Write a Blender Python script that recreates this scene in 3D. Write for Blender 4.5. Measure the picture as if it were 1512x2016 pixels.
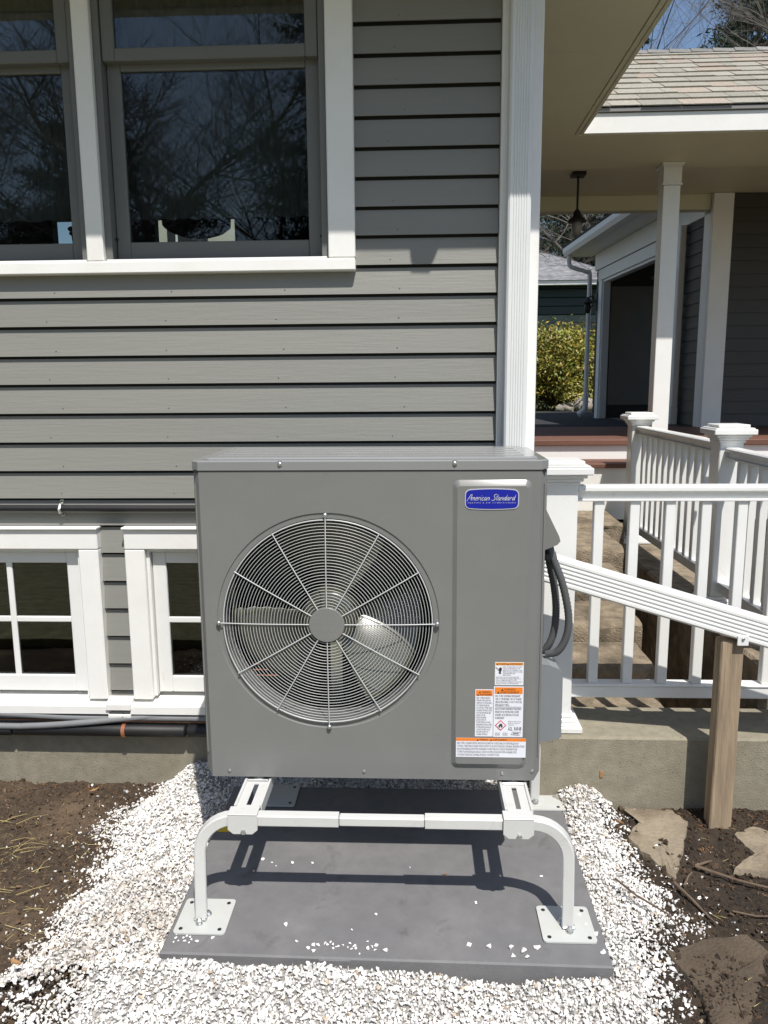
import bpy, bmesh, math, random
import numpy as np
from mathutils import Vector, Matrix, noise

# ------------------------------------------------------------------ camera, world, sun, exposure
for o in list(bpy.data.objects): bpy.data.objects.remove(o)
SC = bpy.context.scene
COL = SC.collection
ZC = 1.45
def set_camera():
    p, y, r = math.radians(9.5), math.radians(2.5), math.radians(0.45)
    fw = Vector((-math.sin(y)*math.cos(p), math.cos(y)*math.cos(p), -math.sin(p)))
    r0 = Vector((math.cos(y), math.sin(y), 0)); u0 = r0.cross(fw)
    rt = r0*math.cos(r) - u0*math.sin(r); up = r0*math.sin(r) + u0*math.cos(r)
    m = Matrix((rt, up, -fw)).transposed().to_4x4(); m.translation = (0, 0, ZC)
    cam = bpy.data.cameras.new('camera'); cam.lens = 1514/2016*36; cam.sensor_width = 36
    cam.clip_start = 0.05; cam.clip_end = 2000
    o = bpy.data.objects.new('camera', cam); COL.objects.link(o); o.matrix_world = m
    SC.camera = o
set_camera()
LDIR = Vector((-0.21, 0.55, -1.0)).normalized()          # direction the sunlight travels
ELEV = math.asin(-LDIR.z)
W = bpy.data.worlds.new('World'); SC.world = W; W.use_nodes = True
wn = W.node_tree.nodes; wl = W.node_tree.links
sky = wn.new('ShaderNodeTexSky'); sky.sky_type = 'NISHITA'; sky.sun_disc = False
sky.sun_elevation = ELEV; sky.sun_rotation = math.atan2(-LDIR.x, -LDIR.y)
sky.air_density = 1.0; sky.dust_density = 1.0; sky.ozone_density = 1.5
bg = wn['Background']; bg.inputs['Strength'].default_value = 0.12
wl.new(sky.outputs[0], bg.inputs['Color'])
sun = bpy.data.lights.new('sun', 'SUN'); sun.energy = 4.9; sun.angle = math.radians(0.53); sun.color = (1.0, 0.96, 0.90)
so = bpy.data.objects.new('sun', sun); COL.objects.link(so); so.location = (8, -20, 30)
so.rotation_euler = LDIR.to_track_quat('-Z', 'Y').to_euler()
SC.view_settings.view_transform = 'Standard'; SC.view_settings.look = 'None'
SC.view_settings.exposure = 0.13; SC.view_settings.gamma = 1.0; SC.view_settings.use_curve_mapping = False
SC.render.engine = 'CYCLES'
try: SC.cycles.max_bounces = 8; SC.cycles.transparent_max_bounces = 12
except Exception: pass

R = random.Random(7)
NR = np.random.default_rng(11)

# ------------------------------------------------------------------ materials
MATS = {}
def mat(name, col, rough=0.6, metal=0.0, var=0.06, vscale=6.0, bump=0.0, bscale=80.0, stretch=(1, 1, 1),
        rand=0.0, spec=0.5, col2=None, thr=None, blotch=0.0, blscale=1.5, blcol=None, attr=None, coat=0.0, pits=False, smudge=None, detail=4):
    m = bpy.data.materials.new(name); m.use_nodes = True; MATS[name] = m
    n = m.node_tree.nodes; l = m.node_tree.links; b = n['Principled BSDF']
    g = n.new('ShaderNodeNewGeometry'); mp = n.new('ShaderNodeMapping'); mp.inputs['Scale'].default_value = stretch
    l.new(g.outputs['Position'], mp.inputs['Vector'])
    t = n.new('ShaderNodeTexNoise'); t.inputs['Scale'].default_value = vscale; t.inputs['Detail'].default_value = detail
    l.new(mp.outputs[0], t.inputs['Vector'])
    rp = n.new('ShaderNodeValToRGB')
    lo, hi = thr or (0.3, 0.7)
    rp.color_ramp.elements[0].position = lo; rp.color_ramp.elements[1].position = hi
    c2 = col2 or tuple(min(1, c*(1+var)) for c in col)
    c1 = col if col2 else tuple(c*(1-var) for c in col)
    rp.color_ramp.elements[0].color = (*c1, 1); rp.color_ramp.elements[1].color = (*c2, 1)
    l.new(t.outputs['Fac'], rp.inputs[0]); out = rp.outputs[0]
    if blotch:
        t2 = n.new('ShaderNodeTexNoise'); t2.inputs['Scale'].default_value = blscale; t2.inputs['Detail'].default_value = 6; t2.inputs['Roughness'].default_value = 0.65
        l.new(mp.outputs[0], t2.inputs['Vector'])
        r2 = n.new('ShaderNodeValToRGB'); r2.color_ramp.elements[0].position = 0.48; r2.color_ramp.elements[1].position = 0.68
        r2.color_ramp.elements[0].color = (0, 0, 0, 1); r2.color_ramp.elements[1].color = (blotch,)*3 + (1,)
        l.new(t2.outputs['Fac'], r2.inputs[0])
        mx = n.new('ShaderNodeMixRGB'); mx.blend_type = 'MIX'; l.new(r2.outputs[0], mx.inputs[0]); l.new(out, mx.inputs[1])
        mx.inputs[2].default_value = (*(blcol or tuple(c*0.5 for c in col)), 1); out = mx.outputs[0]
    if smudge:
        t5 = n.new('ShaderNodeTexNoise'); t5.inputs['Scale'].default_value = smudge[0]; t5.inputs['Detail'].default_value = 8; t5.inputs['Roughness'].default_value = .62; t5.inputs['Distortion'].default_value = .8
        l.new(mp.outputs[0], t5.inputs['Vector']); r5 = n.new('ShaderNodeValToRGB'); r5.color_ramp.elements[0].position = smudge[1]; r5.color_ramp.elements[1].position = smudge[2]
        r5.color_ramp.elements[0].color = (1, 1, 1, 1); r5.color_ramp.elements[1].color = (*smudge[3], 1); l.new(t5.outputs['Fac'], r5.inputs[0])
        mx = n.new('ShaderNodeMixRGB'); mx.blend_type = 'MULTIPLY'; mx.inputs[0].default_value = 1; l.new(out, mx.inputs[1]); l.new(r5.outputs[0], mx.inputs[2]); out = mx.outputs[0]
    if pits:
        vo = n.new('ShaderNodeTexVoronoi'); vo.inputs['Scale'].default_value = 55; vo.inputs['Randomness'].default_value = 1
        l.new(mp.outputs[0], vo.inputs['Vector'])
        r4 = n.new('ShaderNodeValToRGB'); r4.color_ramp.elements[0].position = 0.06; r4.color_ramp.elements[1].position = 0.13
        r4.color_ramp.elements[0].color = (.35, .33, .30, 1); r4.color_ramp.elements[1].color = (1, 1, 1, 1); l.new(vo.outputs['Distance'], r4.inputs[0])
        mx = n.new('ShaderNodeMixRGB'); mx.blend_type = 'MULTIPLY'; mx.inputs[0].default_value = 1
        l.new(out, mx.inputs[1]); l.new(r4.outputs[0], mx.inputs[2]); out = mx.outputs[0]
    if attr:
        at = n.new('ShaderNodeAttribute'); at.attribute_name = attr
        mx = n.new('ShaderNodeMixRGB'); mx.blend_type = 'MULTIPLY'; mx.inputs[0].default_value = 1
        l.new(out, mx.inputs[1]); l.new(at.outputs['Color'], mx.inputs[2]); out = mx.outputs[0]
    if rand:
        oi = n.new('ShaderNodeObjectInfo'); mr = n.new('ShaderNodeMapRange')
        mr.inputs[3].default_value = 1-rand; mr.inputs[4].default_value = 1+rand
        l.new(oi.outputs['Random'], mr.inputs[0])
        hs = n.new('ShaderNodeHueSaturation'); l.new(mr.outputs[0], hs.inputs['Value']); l.new(out, hs.inputs['Color']); out = hs.outputs[0]
    l.new(out, b.inputs['Base Color'])
    b.inputs['Roughness'].default_value = rough; b.inputs['Metallic'].default_value = metal
    b.inputs['Specular IOR Level'].default_value = spec
    if coat: b.inputs['Coat Weight'].default_value = coat; b.inputs['Coat Roughness'].default_value = 0.15
    if bump:
        t3 = n.new('ShaderNodeTexNoise'); t3.inputs['Scale'].default_value = bscale; t3.inputs['Detail'].default_value = 5
        l.new(mp.outputs[0], t3.inputs['Vector'])
        bp = n.new('ShaderNodeBump'); bp.inputs['Strength'].default_value = bump; bp.inputs['Distance'].default_value = 0.01
        l.new(t3.outputs['Fac'], bp.inputs['Height']); l.new(bp.outputs[0], b.inputs['Normal'])
    return m

mat('siding', (0.222, 0.220, 0.199), 0.55, var=0.05, vscale=3, bump=0.10, bscale=70, stretch=(0.12, 1, 1.6), rand=0.05, blotch=0.12, blscale=2.2, blcol=(0.17, 0.168, 0.15))
mat('trim', (0.82, 0.81, 0.78), 0.45, var=0.02, vscale=4, bump=0.04, bscale=40, blotch=0.18, blscale=7, blcol=(0.66, 0.64, 0.57), rand=0.03)
mat('vinyl', (0.77, 0.77, 0.75), 0.32, var=0.015, vscale=4, blotch=0.16, blscale=9, blcol=(0.64, 0.62, 0.55), rand=0.03, smudge=(13, .63, .76, (.84, .82, .77)))
mat('sash', (0.150, 0.153, 0.145), 0.5, var=0.04, vscale=5, bump=0.05, bscale=60)
mat('soffit', (0.66, 0.635, 0.46), 0.6, var=0.03, vscale=3, blotch=0.10, blscale=1.2, blcol=(0.56, 0.50, 0.36))
mat('unit_paint', (0.183, 0.184, 0.179), 0.25, var=0.03, vscale=3, bump=0.025, bscale=6, spec=0.4, blotch=0.25, blscale=7, blcol=(0.225, 0.222, 0.21), smudge=(11, .64, .74, (.86, .85, .83)))
mat('unit_top_lit', (0.235, 0.238, 0.236), 0.16, var=0.03, vscale=3, spec=0.55)  # paler than the cabinet: reflected wall light put into the colour
mat('grille_wire', (0.50, 0.51, 0.50), 0.32, var=0.03, spec=0.6)
mat('fan_plastic', (0.070, 0.070, 0.046), 0.34, var=0.12, vscale=14, spec=1.0)
mat('dark_inside', (0.018, 0.018, 0.018), 0.7, var=0.2)
mat('coil', (0.012, 0.012, 0.013), 0.5, metal=0.3, var=0.3, vscale=400, stretch=(1, 1, 0.02))
mat('copper', (0.72, 0.33, 0.19), 0.35, metal=0.7, var=0.1, vscale=60)
mat('steel', (0.55, 0.56, 0.55), 0.32, metal=0.9, var=0.15, vscale=60)
mat('powder_white', (0.56, 0.56, 0.54), 0.38, var=0.02, vscale=5, spec=0.5, blotch=0.10, blscale=14, blcol=(0.46, 0.43, 0.37), smudge=(18, .62, .74, (.80, .77, .70)))
mat('plate_white', (0.50, 0.51, 0.49), 0.42, var=0.03, vscale=8, blotch=0.25, blscale=20, blcol=(0.45, 0.43, 0.38))
mat('pad', (0.152, 0.150, 0.152), 0.70, var=0.07, vscale=22, bump=0.12, bscale=260, blotch=0.7, blscale=4.5, blcol=(0.205, 0.20, 0.195), detail=9, smudge=(6.5, .60, .70, (.72, .71, .70)))
mat('blue', (0.004, 0.012, 0.30), 0.3, var=0.05)
mat('silver', (0.62, 0.62, 0.66), 0.35, metal=0.3, var=0.02)
mat('orange', (0.80, 0.22, 0.02), 0.45, var=0.03)
mat('amber', (0.70, 0.28, 0.045), 0.45, var=0.03)
mat('paper', (0.74, 0.75, 0.80), 0.4, var=0.02)
mat('ink', (0.03, 0.03, 0.035), 0.5, var=0.02)
mat('ink_grey', (0.13, 0.13, 0.15), 0.5, var=0.02)
mat('red', (0.55, 0.02, 0.04), 0.45, var=0.02)
mat('rubber', (0.010, 0.010, 0.011), 0.55, var=0.2, vscale=20, bump=0.1, bscale=200)
mat('conduit', (0.19, 0.195, 0.20), 0.42, var=0.05, vscale=20)
mat('whip', (0.085, 0.087, 0.09), 0.45, var=0.05, vscale=20)
mat('valve_grey', (0.20, 0.215, 0.225), 0.36, var=0.03)
mat('concrete', (0.26, 0.235, 0.175), 0.9, var=0.14, vscale=26, bump=0.35, bscale=260, blotch=0.5, blscale=2.2, blcol=(0.19, 0.165, 0.115), detail=10, pits=True)
mat('concrete_old', (0.25, 0.20, 0.14), 0.92, var=0.35, vscale=18, bump=0.8, bscale=110, blotch=0.9, blscale=4.2, blcol=(0.075, 0.06, 0.038), detail=10, pits=True)
mat('dirt', (0.050, 0.034, 0.021), 0.95, var=0.5, vscale=70, bump=1.0, bscale=240, blotch=0.8, blscale=3.4, blcol=(0.135, 0.094, 0.058), detail=12, attr='tone')
mat('crumb', (0.05, 0.034, 0.022), 0.95, var=0.3, vscale=40, attr='tone')
mat('marble', (0.80, 0.79, 0.77), 0.6, var=0.06, vscale=90, attr='tone')
mat('fines', (0.42, 0.40, 0.37), 0.95, var=0.4, vscale=120, bump=1.0, bscale=260, blotch=0.5, blscale=5, blcol=(0.16, 0.13, 0.10), detail=10)
mat('flag_mud', (0.10, 0.075, 0.05), 0.95, var=0.2, vscale=9, bump=0.7, bscale=120, blotch=0.8, blscale=4.5, blcol=(0.045, 0.031, 0.02), detail=10)
mat('flag', (0.255, 0.21, 0.15), 0.9, var=0.15, vscale=8, bump=0.6, bscale=70, blotch=0.7, blscale=6, blcol=(0.10, 0.072, 0.047), detail=10)
mat('wood_post', (0.33, 0.25, 0.165), 0.85, var=0.30, vscale=14, stretch=(3.0, 3.0, 0.25), bump=0.5, bscale=50, blotch=0.5, blscale=5, blcol=(0.20, 0.15, 0.10), detail=8)
mat('twig', (0.13, 0.09, 0.06), 0.9, var=0.2, vscale=30)
mat('straw', (0.50, 0.40, 0.17), 0.8, var=0.2, vscale=30)
mat('leaf_dry', (0.34, 0.19, 0.085), 0.8, var=0.3, vscale=40)
mat('shingle', (0.335, 0.318, 0.268), 0.95, var=0.15, vscale=60, bump=0.6, bscale=300, rand=0.14)
mat('shingle_tan', (0.355, 0.305, 0.25), 0.95, var=0.15, vscale=60, bump=0.6, bscale=300, rand=0.10)
mat('shingle_cap', (0.24, 0.235, 0.22), 0.95, var=0.2, vscale=60, bump=0.6, bscale=300, rand=0.2)
mat('roof_dark', (0.05, 0.048, 0.045), 0.95, var=0.2, vscale=30)
mat('drip', (0.22, 0.21, 0.20), 0.5, var=0.03)
mat('deck', (0.155, 0.072, 0.048), 0.6, var=0.12, vscale=6, stretch=(0.3, 3, 3), bump=0.1, bscale=60)
mat('asphalt', (0.030, 0.031, 0.034), 0.9, var=0.25, vscale=60, bump=0.5, bscale=300)
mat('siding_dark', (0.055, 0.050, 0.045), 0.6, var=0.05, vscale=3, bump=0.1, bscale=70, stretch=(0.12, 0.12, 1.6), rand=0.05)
mat('garage_in', (0.40, 0.39, 0.37), 0.8, var=0.05)
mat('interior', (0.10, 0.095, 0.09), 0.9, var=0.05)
mat('iron', (0.015, 0.014, 0.014), 0.5, var=0.1)
mat('frost', (0.30, 0.29, 0.27), 0.3, var=0.03)
mat('green_siding', (0.009, 0.024, 0.022), 0.6, var=0.1, vscale=3)
mat('grey_roof', (0.22, 0.22, 0.23), 0.9, var=0.3, vscale=6, bump=0.4, bscale=40, detail=8)
mat('cream', (0.60, 0.57, 0.46), 0.7, var=0.05)
mat('bark', (0.13, 0.115, 0.10), 0.9, var=0.25, vscale=10)
mat('bark_red', (0.12, 0.065, 0.042), 0.9, var=0.25, vscale=10)
mat('needles', (0.022, 0.042, 0.016), 0.8, var=0.35, vscale=1.2, attr='tone')
mat('bush_leaf', (0.23, 0.245, 0.05), 0.5, var=0.3, vscale=5, attr='tone')
mat('rock', (0.30, 0.27, 0.23), 0.9, var=0.2, vscale=8, bump=0.4, bscale=30)
mat('grass', (0.045, 0.055, 0.022), 0.95, var=0.35, vscale=18, bump=0.6, bscale=60)
mat('bounce_tan', (0.22, 0.205, 0.115), 0.95, var=0.3, vscale=14, bump=0.6, bscale=60, detail=8)  # tan of the added sheet that bounces warm light
mat('downspout', (0.70, 0.71, 0.70), 0.35, var=0.02, vscale=5, blotch=0.12, blscale=9, blcol=(0.58, 0.57, 0.52))
mat('yellow', (0.70, 0.48, 0.02), 0.5, var=0.05)
def glass_mat(name, ior=1.6, tint=(0.80, 0.84, 0.83), rough=0.0):
    m = bpy.data.materials.new(name); m.use_nodes = True; MATS[name] = m
    n = m.node_tree.nodes; l = m.node_tree.links; n.remove(n['Principled BSDF'])
    fr = n.new('ShaderNodeFresnel'); fr.inputs[0].default_value = ior
    tr = n.new('ShaderNodeBsdfTransparent'); tr.inputs[0].default_value = (*tint, 1)
    gl = n.new('ShaderNodeBsdfGlossy'); gl.inputs['Roughness'].default_value = rough
    g = n.new('ShaderNodeNewGeometry'); t = n.new('ShaderNodeTexNoise'); t.inputs['Scale'].default_value = 2.2
    l.new(g.outputs['Position'], t.inputs['Vector'])
    bp = n.new('ShaderNodeBump'); bp.inputs['Strength'].default_value = 0.045; bp.inputs['Distance'].default_value = 0.02
    l.new(t.outputs['Fac'], bp.inputs['Height']); l.new(bp.outputs[0], gl.inputs['Normal'])
    mx = n.new('ShaderNodeMixShader'); l.new(fr.outputs[0], mx.inputs[0]); l.new(tr.outputs[0], mx.inputs[1]); l.new(gl.outputs[0], mx.inputs[2])
    l.new(mx.outputs[0], n['Material Output'].inputs[0])
    return m
def sheer_mat():
    m = bpy.data.materials.new('sheer'); m.use_nodes = True; MATS['sheer'] = m; n = m.node_tree.nodes; l = m.node_tree.links; n.remove(n['Principled BSDF'])
    g = n.new('ShaderNodeNewGeometry'); tr = n.new('ShaderNodeBsdfTransparent'); tr.inputs[0].default_value = (.9, .9, .9, 1); df = n.new('ShaderNodeBsdfDiffuse')
    mp = n.new('ShaderNodeMapping'); mp.inputs['Scale'].default_value = (1, .1, .12); l.new(g.outputs['Position'], mp.inputs[0])
    t = n.new('ShaderNodeTexNoise'); t.inputs['Scale'].default_value = 60; l.new(mp.outputs[0], t.inputs['Vector'])
    r_ = n.new('ShaderNodeValToRGB'); r_.color_ramp.elements[0].color = (.34, .35, .35, 1); r_.color_ramp.elements[1].color = (.58, .59, .59, 1); l.new(t.outputs['Fac'], r_.inputs[0]); l.new(r_.outputs[0], df.inputs[0])
    mx = n.new('ShaderNodeMixShader'); mx.inputs[0].default_value = .6; l.new(tr.outputs[0], mx.inputs[1]); l.new(df.outputs[0], mx.inputs[2]); l.new(mx.outputs[0], n['Material Output'].inputs[0])
sheer_mat()
glass_mat('glass', 1.66, (0.66, 0.70, 0.69), .012)
glass_mat('glass_low', 1.6, (0.70, 0.74, 0.73), .02)

# ------------------------------------------------------------------ mesh helpers
class MB:
    """collects shapes in world coordinates; build() links them as ONE mesh object"""
    def __init__(s, xf=None): s.v = []; s.f = []; s.xf = xf
    def add(s, vs, fs):
        o = len(s.v); s.v += [tuple(v) for v in vs]; s.f += [tuple(i+o for i in f) for f in fs]; return s
    def box(s, x0, x1, y0, y1, z0, z1, c=0.0):
        if x0 > x1: x0, x1 = x1, x0
        if y0 > y1: y0, y1 = y1, y0
        if z0 > z1: z0, z1 = z1, z0
        if c <= 0:
            vs = [(x, y, z) for x in (x0, x1) for y in (y0, y1) for z in (z0, z1)]
            return s.add(vs, [(0, 1, 3, 2), (4, 6, 7, 5), (0, 4, 5, 1), (2, 3, 7, 6), (0, 2, 6, 4), (1, 5, 7, 3)])
        c = min(c, (x1-x0)*.49, (y1-y0)*.49, (z1-z0)*.49)
        ex = (x0, x1); ey = (y0, y1); ez = (z0, z1); ix = (x0+c, x1-c); iy = (y0+c, y1-c); iz = (z0+c, z1-c)
        vs = []; idx = {}
        for a in (0, 1):
            for b in (0, 1):
                for d in (0, 1):
                    idx[a, b, d] = len(vs)
                    vs += [(ex[a], iy[b], iz[d]), (ix[a], ey[b], iz[d]), (ix[a], iy[b], ez[d])]
        I = lambda a, b, d, k: idx[a, b, d] + k
        fs = []
        for a in (0, 1): fs.append((I(a,0,0,0), I(a,1,0,0), I(a,1,1,0), I(a,0,1,0)))
        for b in (0, 1): fs.append((I(0,b,0,1), I(1,b,0,1), I(1,b,1,1), I(0,b,1,1)))
        for d in (0, 1): fs.append((I(0,0,d,2), I(1,0,d,2), I(1,1,d,2), I(0,1,d,2)))
        for a in (0, 1):
            for b in (0, 1):
                fs.append((I(a,b,0,0), I(a,b,1,0), I(a,b,1,1), I(a,b,0,1)))
                fs.append((I(a,0,b,0), I(a,1,b,0), I(a,1,b,2), I(a,0,b,2)))
                fs.append((I(0,a,b,1), I(1,a,b,1), I(1,a,b,2), I(0,a,b,2)))
                for d in (0, 1): fs.append((I(a,b,d,0), I(a,b,d,1), I(a,b,d,2)))
        return s.add(vs, fs)
    def prism(s, poly, a0, a1, axis='x'):
        """poly: 2D points; axis x -> (y,z), y -> (x,z), z -> (x,y)"""
        mk = {'x': lambda p, a: (a, p[0], p[1]), 'y': lambda p, a: (p[0], a, p[1]), 'z': lambda p, a: (p[0], p[1], a)}[axis]
        n = len(poly); vs = [mk(p, a0) for p in poly] + [mk(p, a1) for p in poly]
        fs = [tuple(range(n)), tuple(range(2*n-1, n-1, -1))] + [(i, (i+1) % n, n+(i+1) % n, n+i) for i in range(n)]
        return s.add(vs, fs)
    def tube(s, pts, r, n=8, cap=True, square=False, closed=False, up=None):
        pts = [Vector(p) for p in pts]; m = len(pts)
        rs = r if isinstance(r, (list, tuple)) else [r]*m
        t0 = (pts[1]-pts[0]).normalized(); ref = Vector(up) if up else (Vector((0, 0, 1)) if abs(t0.z) < .9 else Vector((1, 0, 0)))
        u = (ref - t0*ref.dot(t0)).normalized(); vs = []
        for i, p in enumerate(pts):
            if closed: t = (pts[(i+1) % m]-pts[i-1]).normalized()
            else: t = ((pts[min(i+1, m-1)]-p).normalized() + (p-pts[max(i-1, 0)]).normalized()).normalized() if 0 < i < m-1 else ((pts[1]-pts[0]) if i == 0 else (pts[-1]-pts[-2])).normalized()
            u = (u - t*u.dot(t)); u = u.normalized() if u.length > 1e-6 else Vector((1, 0, 0)); w = t.cross(u)
            if square:
                k = 0.80; q = [(1, k), (k, 1), (-k, 1), (-1, k), (-1, -k), (-k, -1), (k, -1), (1, -k)]
                vs += [p + u*(a*rs[i]) + w*(b*rs[i]) for a, b in q]
            else:
                vs += [p + u*(math.cos(2*math.pi*k/n)*rs[i]) + w*(math.sin(2*math.pi*k/n)*rs[i]) for k in range(n)]
        n = 8 if square else n; fs = []
        for i in range(m if closed else m-1):
            j = (i+1) % m
            fs += [(i*n+k, i*n+(k+1) % n, j*n+(k+1) % n, j*n+k) for k in range(n)]
        if cap and not closed: fs += [tuple(range(n-1, -1, -1)), tuple(range((m-1)*n, m*n))]
        return s.add(vs, fs)
    def lathe(s, prof, c, axis='y', n=48, close=True):
        """prof: (radius, height) along axis from c"""
        vs = []
        for r, h in prof:
            for k in range(n):
                a = 2*math.pi*k/n; p, q = r*math.cos(a), r*math.sin(a)
                vs.append({'y': (c[0]+p, c[1]+h, c[2]+q), 'z': (c[0]+p, c[1]+q, c[2]+h), 'x': (c[0]+h, c[1]+p, c[2]+q)}[axis])
        m = len(prof); fs = [(i*n+k, i*n+(k+1) % n, (i+1)*n+(k+1) % n, (i+1)*n+k) for i in range(m-1) for k in range(n)]
        if close: fs += [tuple(range(n)), tuple(range((m-1)*n, m*n))]
        return s.add(vs, fs)
    def ball(s, c, r, n=10, sc=(1, 1, 1)):
        prof = [(max(1e-4, r*math.sin(math.pi*i/(n//2+1))), -r*math.cos(math.pi*i/(n//2+1))) for i in range(n//2+2)]
        b = MB(); b.lathe(prof, (0, 0, 0), 'z', n)
        return s.add([(c[0]+x*sc[0], c[1]+y*sc[1], c[2]+z*sc[2]) for x, y, z in b.v], b.f)
    def build(s, name, m, parent=None, smooth=None, fix=True):
        vs = [s.xf(*v) for v in s.v] if s.xf else s.v
        a = np.array(vs, dtype=float); lo, hi = a.min(0), a.max(0)
        org = np.array(((lo[0]+hi[0])/2, (lo[1]+hi[1])/2, lo[2]))
        me = bpy.data.meshes.new(name); me.from_pydata((a-org).tolist(), [], s.f)
        if fix:
            bm = bmesh.new(); bm.from_mesh(me); bmesh.ops.recalc_face_normals(bm, faces=bm.faces); bm.to_mesh(me); bm.free()
        if smooth:
            me.polygons.foreach_set('use_smooth', [True]*len(me.polygons)); me.set_sharp_from_angle(angle=math.radians(smooth))
        me.materials.append(MATS[m] if isinstance(m, str) else m)
        return link(name, me, parent, org)
WPOS = {}
def link(name, me, parent, org):
    o = bpy.data.objects.new(name, me); COL.objects.link(o)
    po = WPOS[parent.name] if parent else np.zeros(3)
    o.parent = parent; o.location = tuple(np.array(org)-po); WPOS[o.name] = np.array(org, dtype=float)
    return o
def tag(o, label=None, cat=None, group=None, kind=None):
    if label: o['label'] = label
    if cat: o['category'] = cat
    if group: o['group'] = group
    if kind: o['kind'] = kind
    return o
def thing(name, label, cat, loc, group=None):
    return tag(link(name, None, None, loc), label, cat, group)
def np_mesh(name, v, f, m, parent=None, tone=None, smooth=False):
    """v (n,3), f (k,3|4) numpy; tone per vertex"""
    v = np.asarray(v, dtype=np.float64); lo, hi = v.min(0), v.max(0); org = np.array(((lo[0]+hi[0])/2, (lo[1]+hi[1])/2, lo[2]))
    me = bpy.data.meshes.new(name); me.from_pydata((v-org).tolist(), [], f.tolist() if hasattr(f, 'tolist') else f)
    if tone is not None:
        at = me.color_attributes.new('tone', 'FLOAT_COLOR', 'POINT'); t = np.asarray(tone, dtype=np.float32)
        if t.ndim == 1: t = np.stack([t, t, t], 1)
        at.data.foreach_set('color', np.concatenate([t, np.ones((len(t), 1), np.float32)], 1).ravel())
    if smooth: me.polygons.foreach_set('use_smooth', [True]*len(me.polygons))
    me.materials.append(MATS[m])
    return link(name, me, parent, org)
def text_mesh(body, size, x, z, y, name, m, parent, align='LEFT', width=None, shear=0, line=1.0, spacing=1.0, fit=None):
    cu = bpy.data.curves.new('lettering', 'FONT'); cu.body = body; cu.size = size; cu.align_x = align; cu.resolution_u = 1
    cu.shear = shear; cu.space_line = line; cu.space_character = spacing
    to = bpy.data.objects.new('lettering', cu); COL.objects.link(to)
    me = bpy.data.meshes.new_from_object(to.evaluated_get(bpy.context.evaluated_depsgraph_get()))
    bpy.data.objects.remove(to); bpy.data.curves.remove(cu)
    a = np.array([v.co[:] for v in me.vertices])
    if fit:                                            # stretch the block into fit=(w,h), top left at x,z
        lo, hi = a.min(0), a.max(0)
        a[:, 0] = (a[:, 0]-lo[0])/(hi[0]-lo[0])*fit[0]; a[:, 1] = (a[:, 1]-hi[1])/(hi[1]-lo[1])*fit[1]
    for v, p in zip(me.vertices, a): v.co = (p[0], 0, p[1])
    me.materials.clear(); me.materials.append(MATS[m])
    return link(name, me, parent, (x, y, z))
def smooth01(t): t = np.clip(t, 0, 1); return t*t*(3-2*t)

# ------------------------------------------------------------------ ground
GRAVEL = np.array([(-.95, 2.78), (-.96, 2.70), (-0.984, 2.613), (-1.078, 2.487), (-1.063, 2.359), (-1.021, 2.215), (-1.014, 2.086), (-1.028, 1.98), (-1.041, 1.883), (-1.058, 1.803), (-1.067, 1.729), (-1.081, 1.659), (-1.16, 1.60),
                   (-1.2, 1.3), (.60, 1.3), (.605, 1.57), (.61, 1.65), (.615, 1.75), (.615, 1.79), (.70, 1.85), (.735, 1.89), (.70, 2.02), (.68, 2.14),
                   (.655, 2.30), (.675, 2.37), (.69, 2.47), (.63, 2.60), (.45, 2.80)])
PAD = (-.645, .475, 1.69, 2.50)
def poly_in(x, y, P):
    ins = np.zeros(x.shape, bool); n = len(P)
    for i in range(n):
        x0, y0 = P[i]; x1, y1 = P[(i+1) % n]
        c = ((y0 > y) != (y1 > y)) & (x < (x1-x0)*(y-y0)/(y1-y0+1e-12)+x0); ins ^= c
    return ins
def poly_dist(x, y, P):
    d = np.full(x.shape, 1e9)
    for i in range(len(P)):
        a = P[i]; b = P[(i+1) % len(P)]; e = b-a; t = np.clip(((x-a[0])*e[0]+(y-a[1])*e[1])/(e@e), 0, 1)
        d = np.minimum(d, np.hypot(x-a[0]-t*e[0], y-a[1]-t*e[1]))
    return d
def vnoise(x, y, s, seed=0):
    xs = x*s; ys = y*s; xi = np.floor(xs).astype(int); yi = np.floor(ys).astype(int); fx = smooth01(xs-xi); fy = smooth01(ys-yi)
    def h(a, b):
        k = (a*374761393 + b*668265263 + seed*982451653) & 0x7fffffff; k = ((k ^ (k >> 13))*1274126177) & 0x7fffffff
        return ((k ^ (k >> 16)) & 0xffff)/65535.0
    return (h(xi, yi)*(1-fx)+h(xi+1, yi)*fx)*(1-fy) + (h(xi, yi+1)*(1-fx)+h(xi+1, yi+1)*fx)*fy
def base_h(x, y):
    """soil height near the unit, without the gravel"""
    h = -.045 + .055*smooth01((x-.2)/.6) - .015*smooth01((-x-.7)/.5)
    h = h + .022*(vnoise(x, y, 5, 1)-.5) + .012*(vnoise(x, y, 17, 2)-.5)
    return h
def gravel_h(x, y):
    d = np.where(poly_in(x, y, GRAVEL), poly_dist(x, y, GRAVEL), 0)
    g = .040*smooth01(d/.12) + .02*smooth01((d-.1)/.2)*smooth01((-x)/.4)
    g = g + .085*np.exp(-(((x-.52)/.13)**2+((y-2.50)/.12)**2)) + .035*np.exp(-(((x+.80)/.12)**2+((y-2.66)/.10)**2)) + .024*np.exp(-((y-1.655)/.06)**2)*smooth01((.60-x)/.6)
    return base_h(x, y) + g*(d > 0) + .012*(vnoise(x, y, 12, 3)-.5)*(d > 0)
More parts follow.
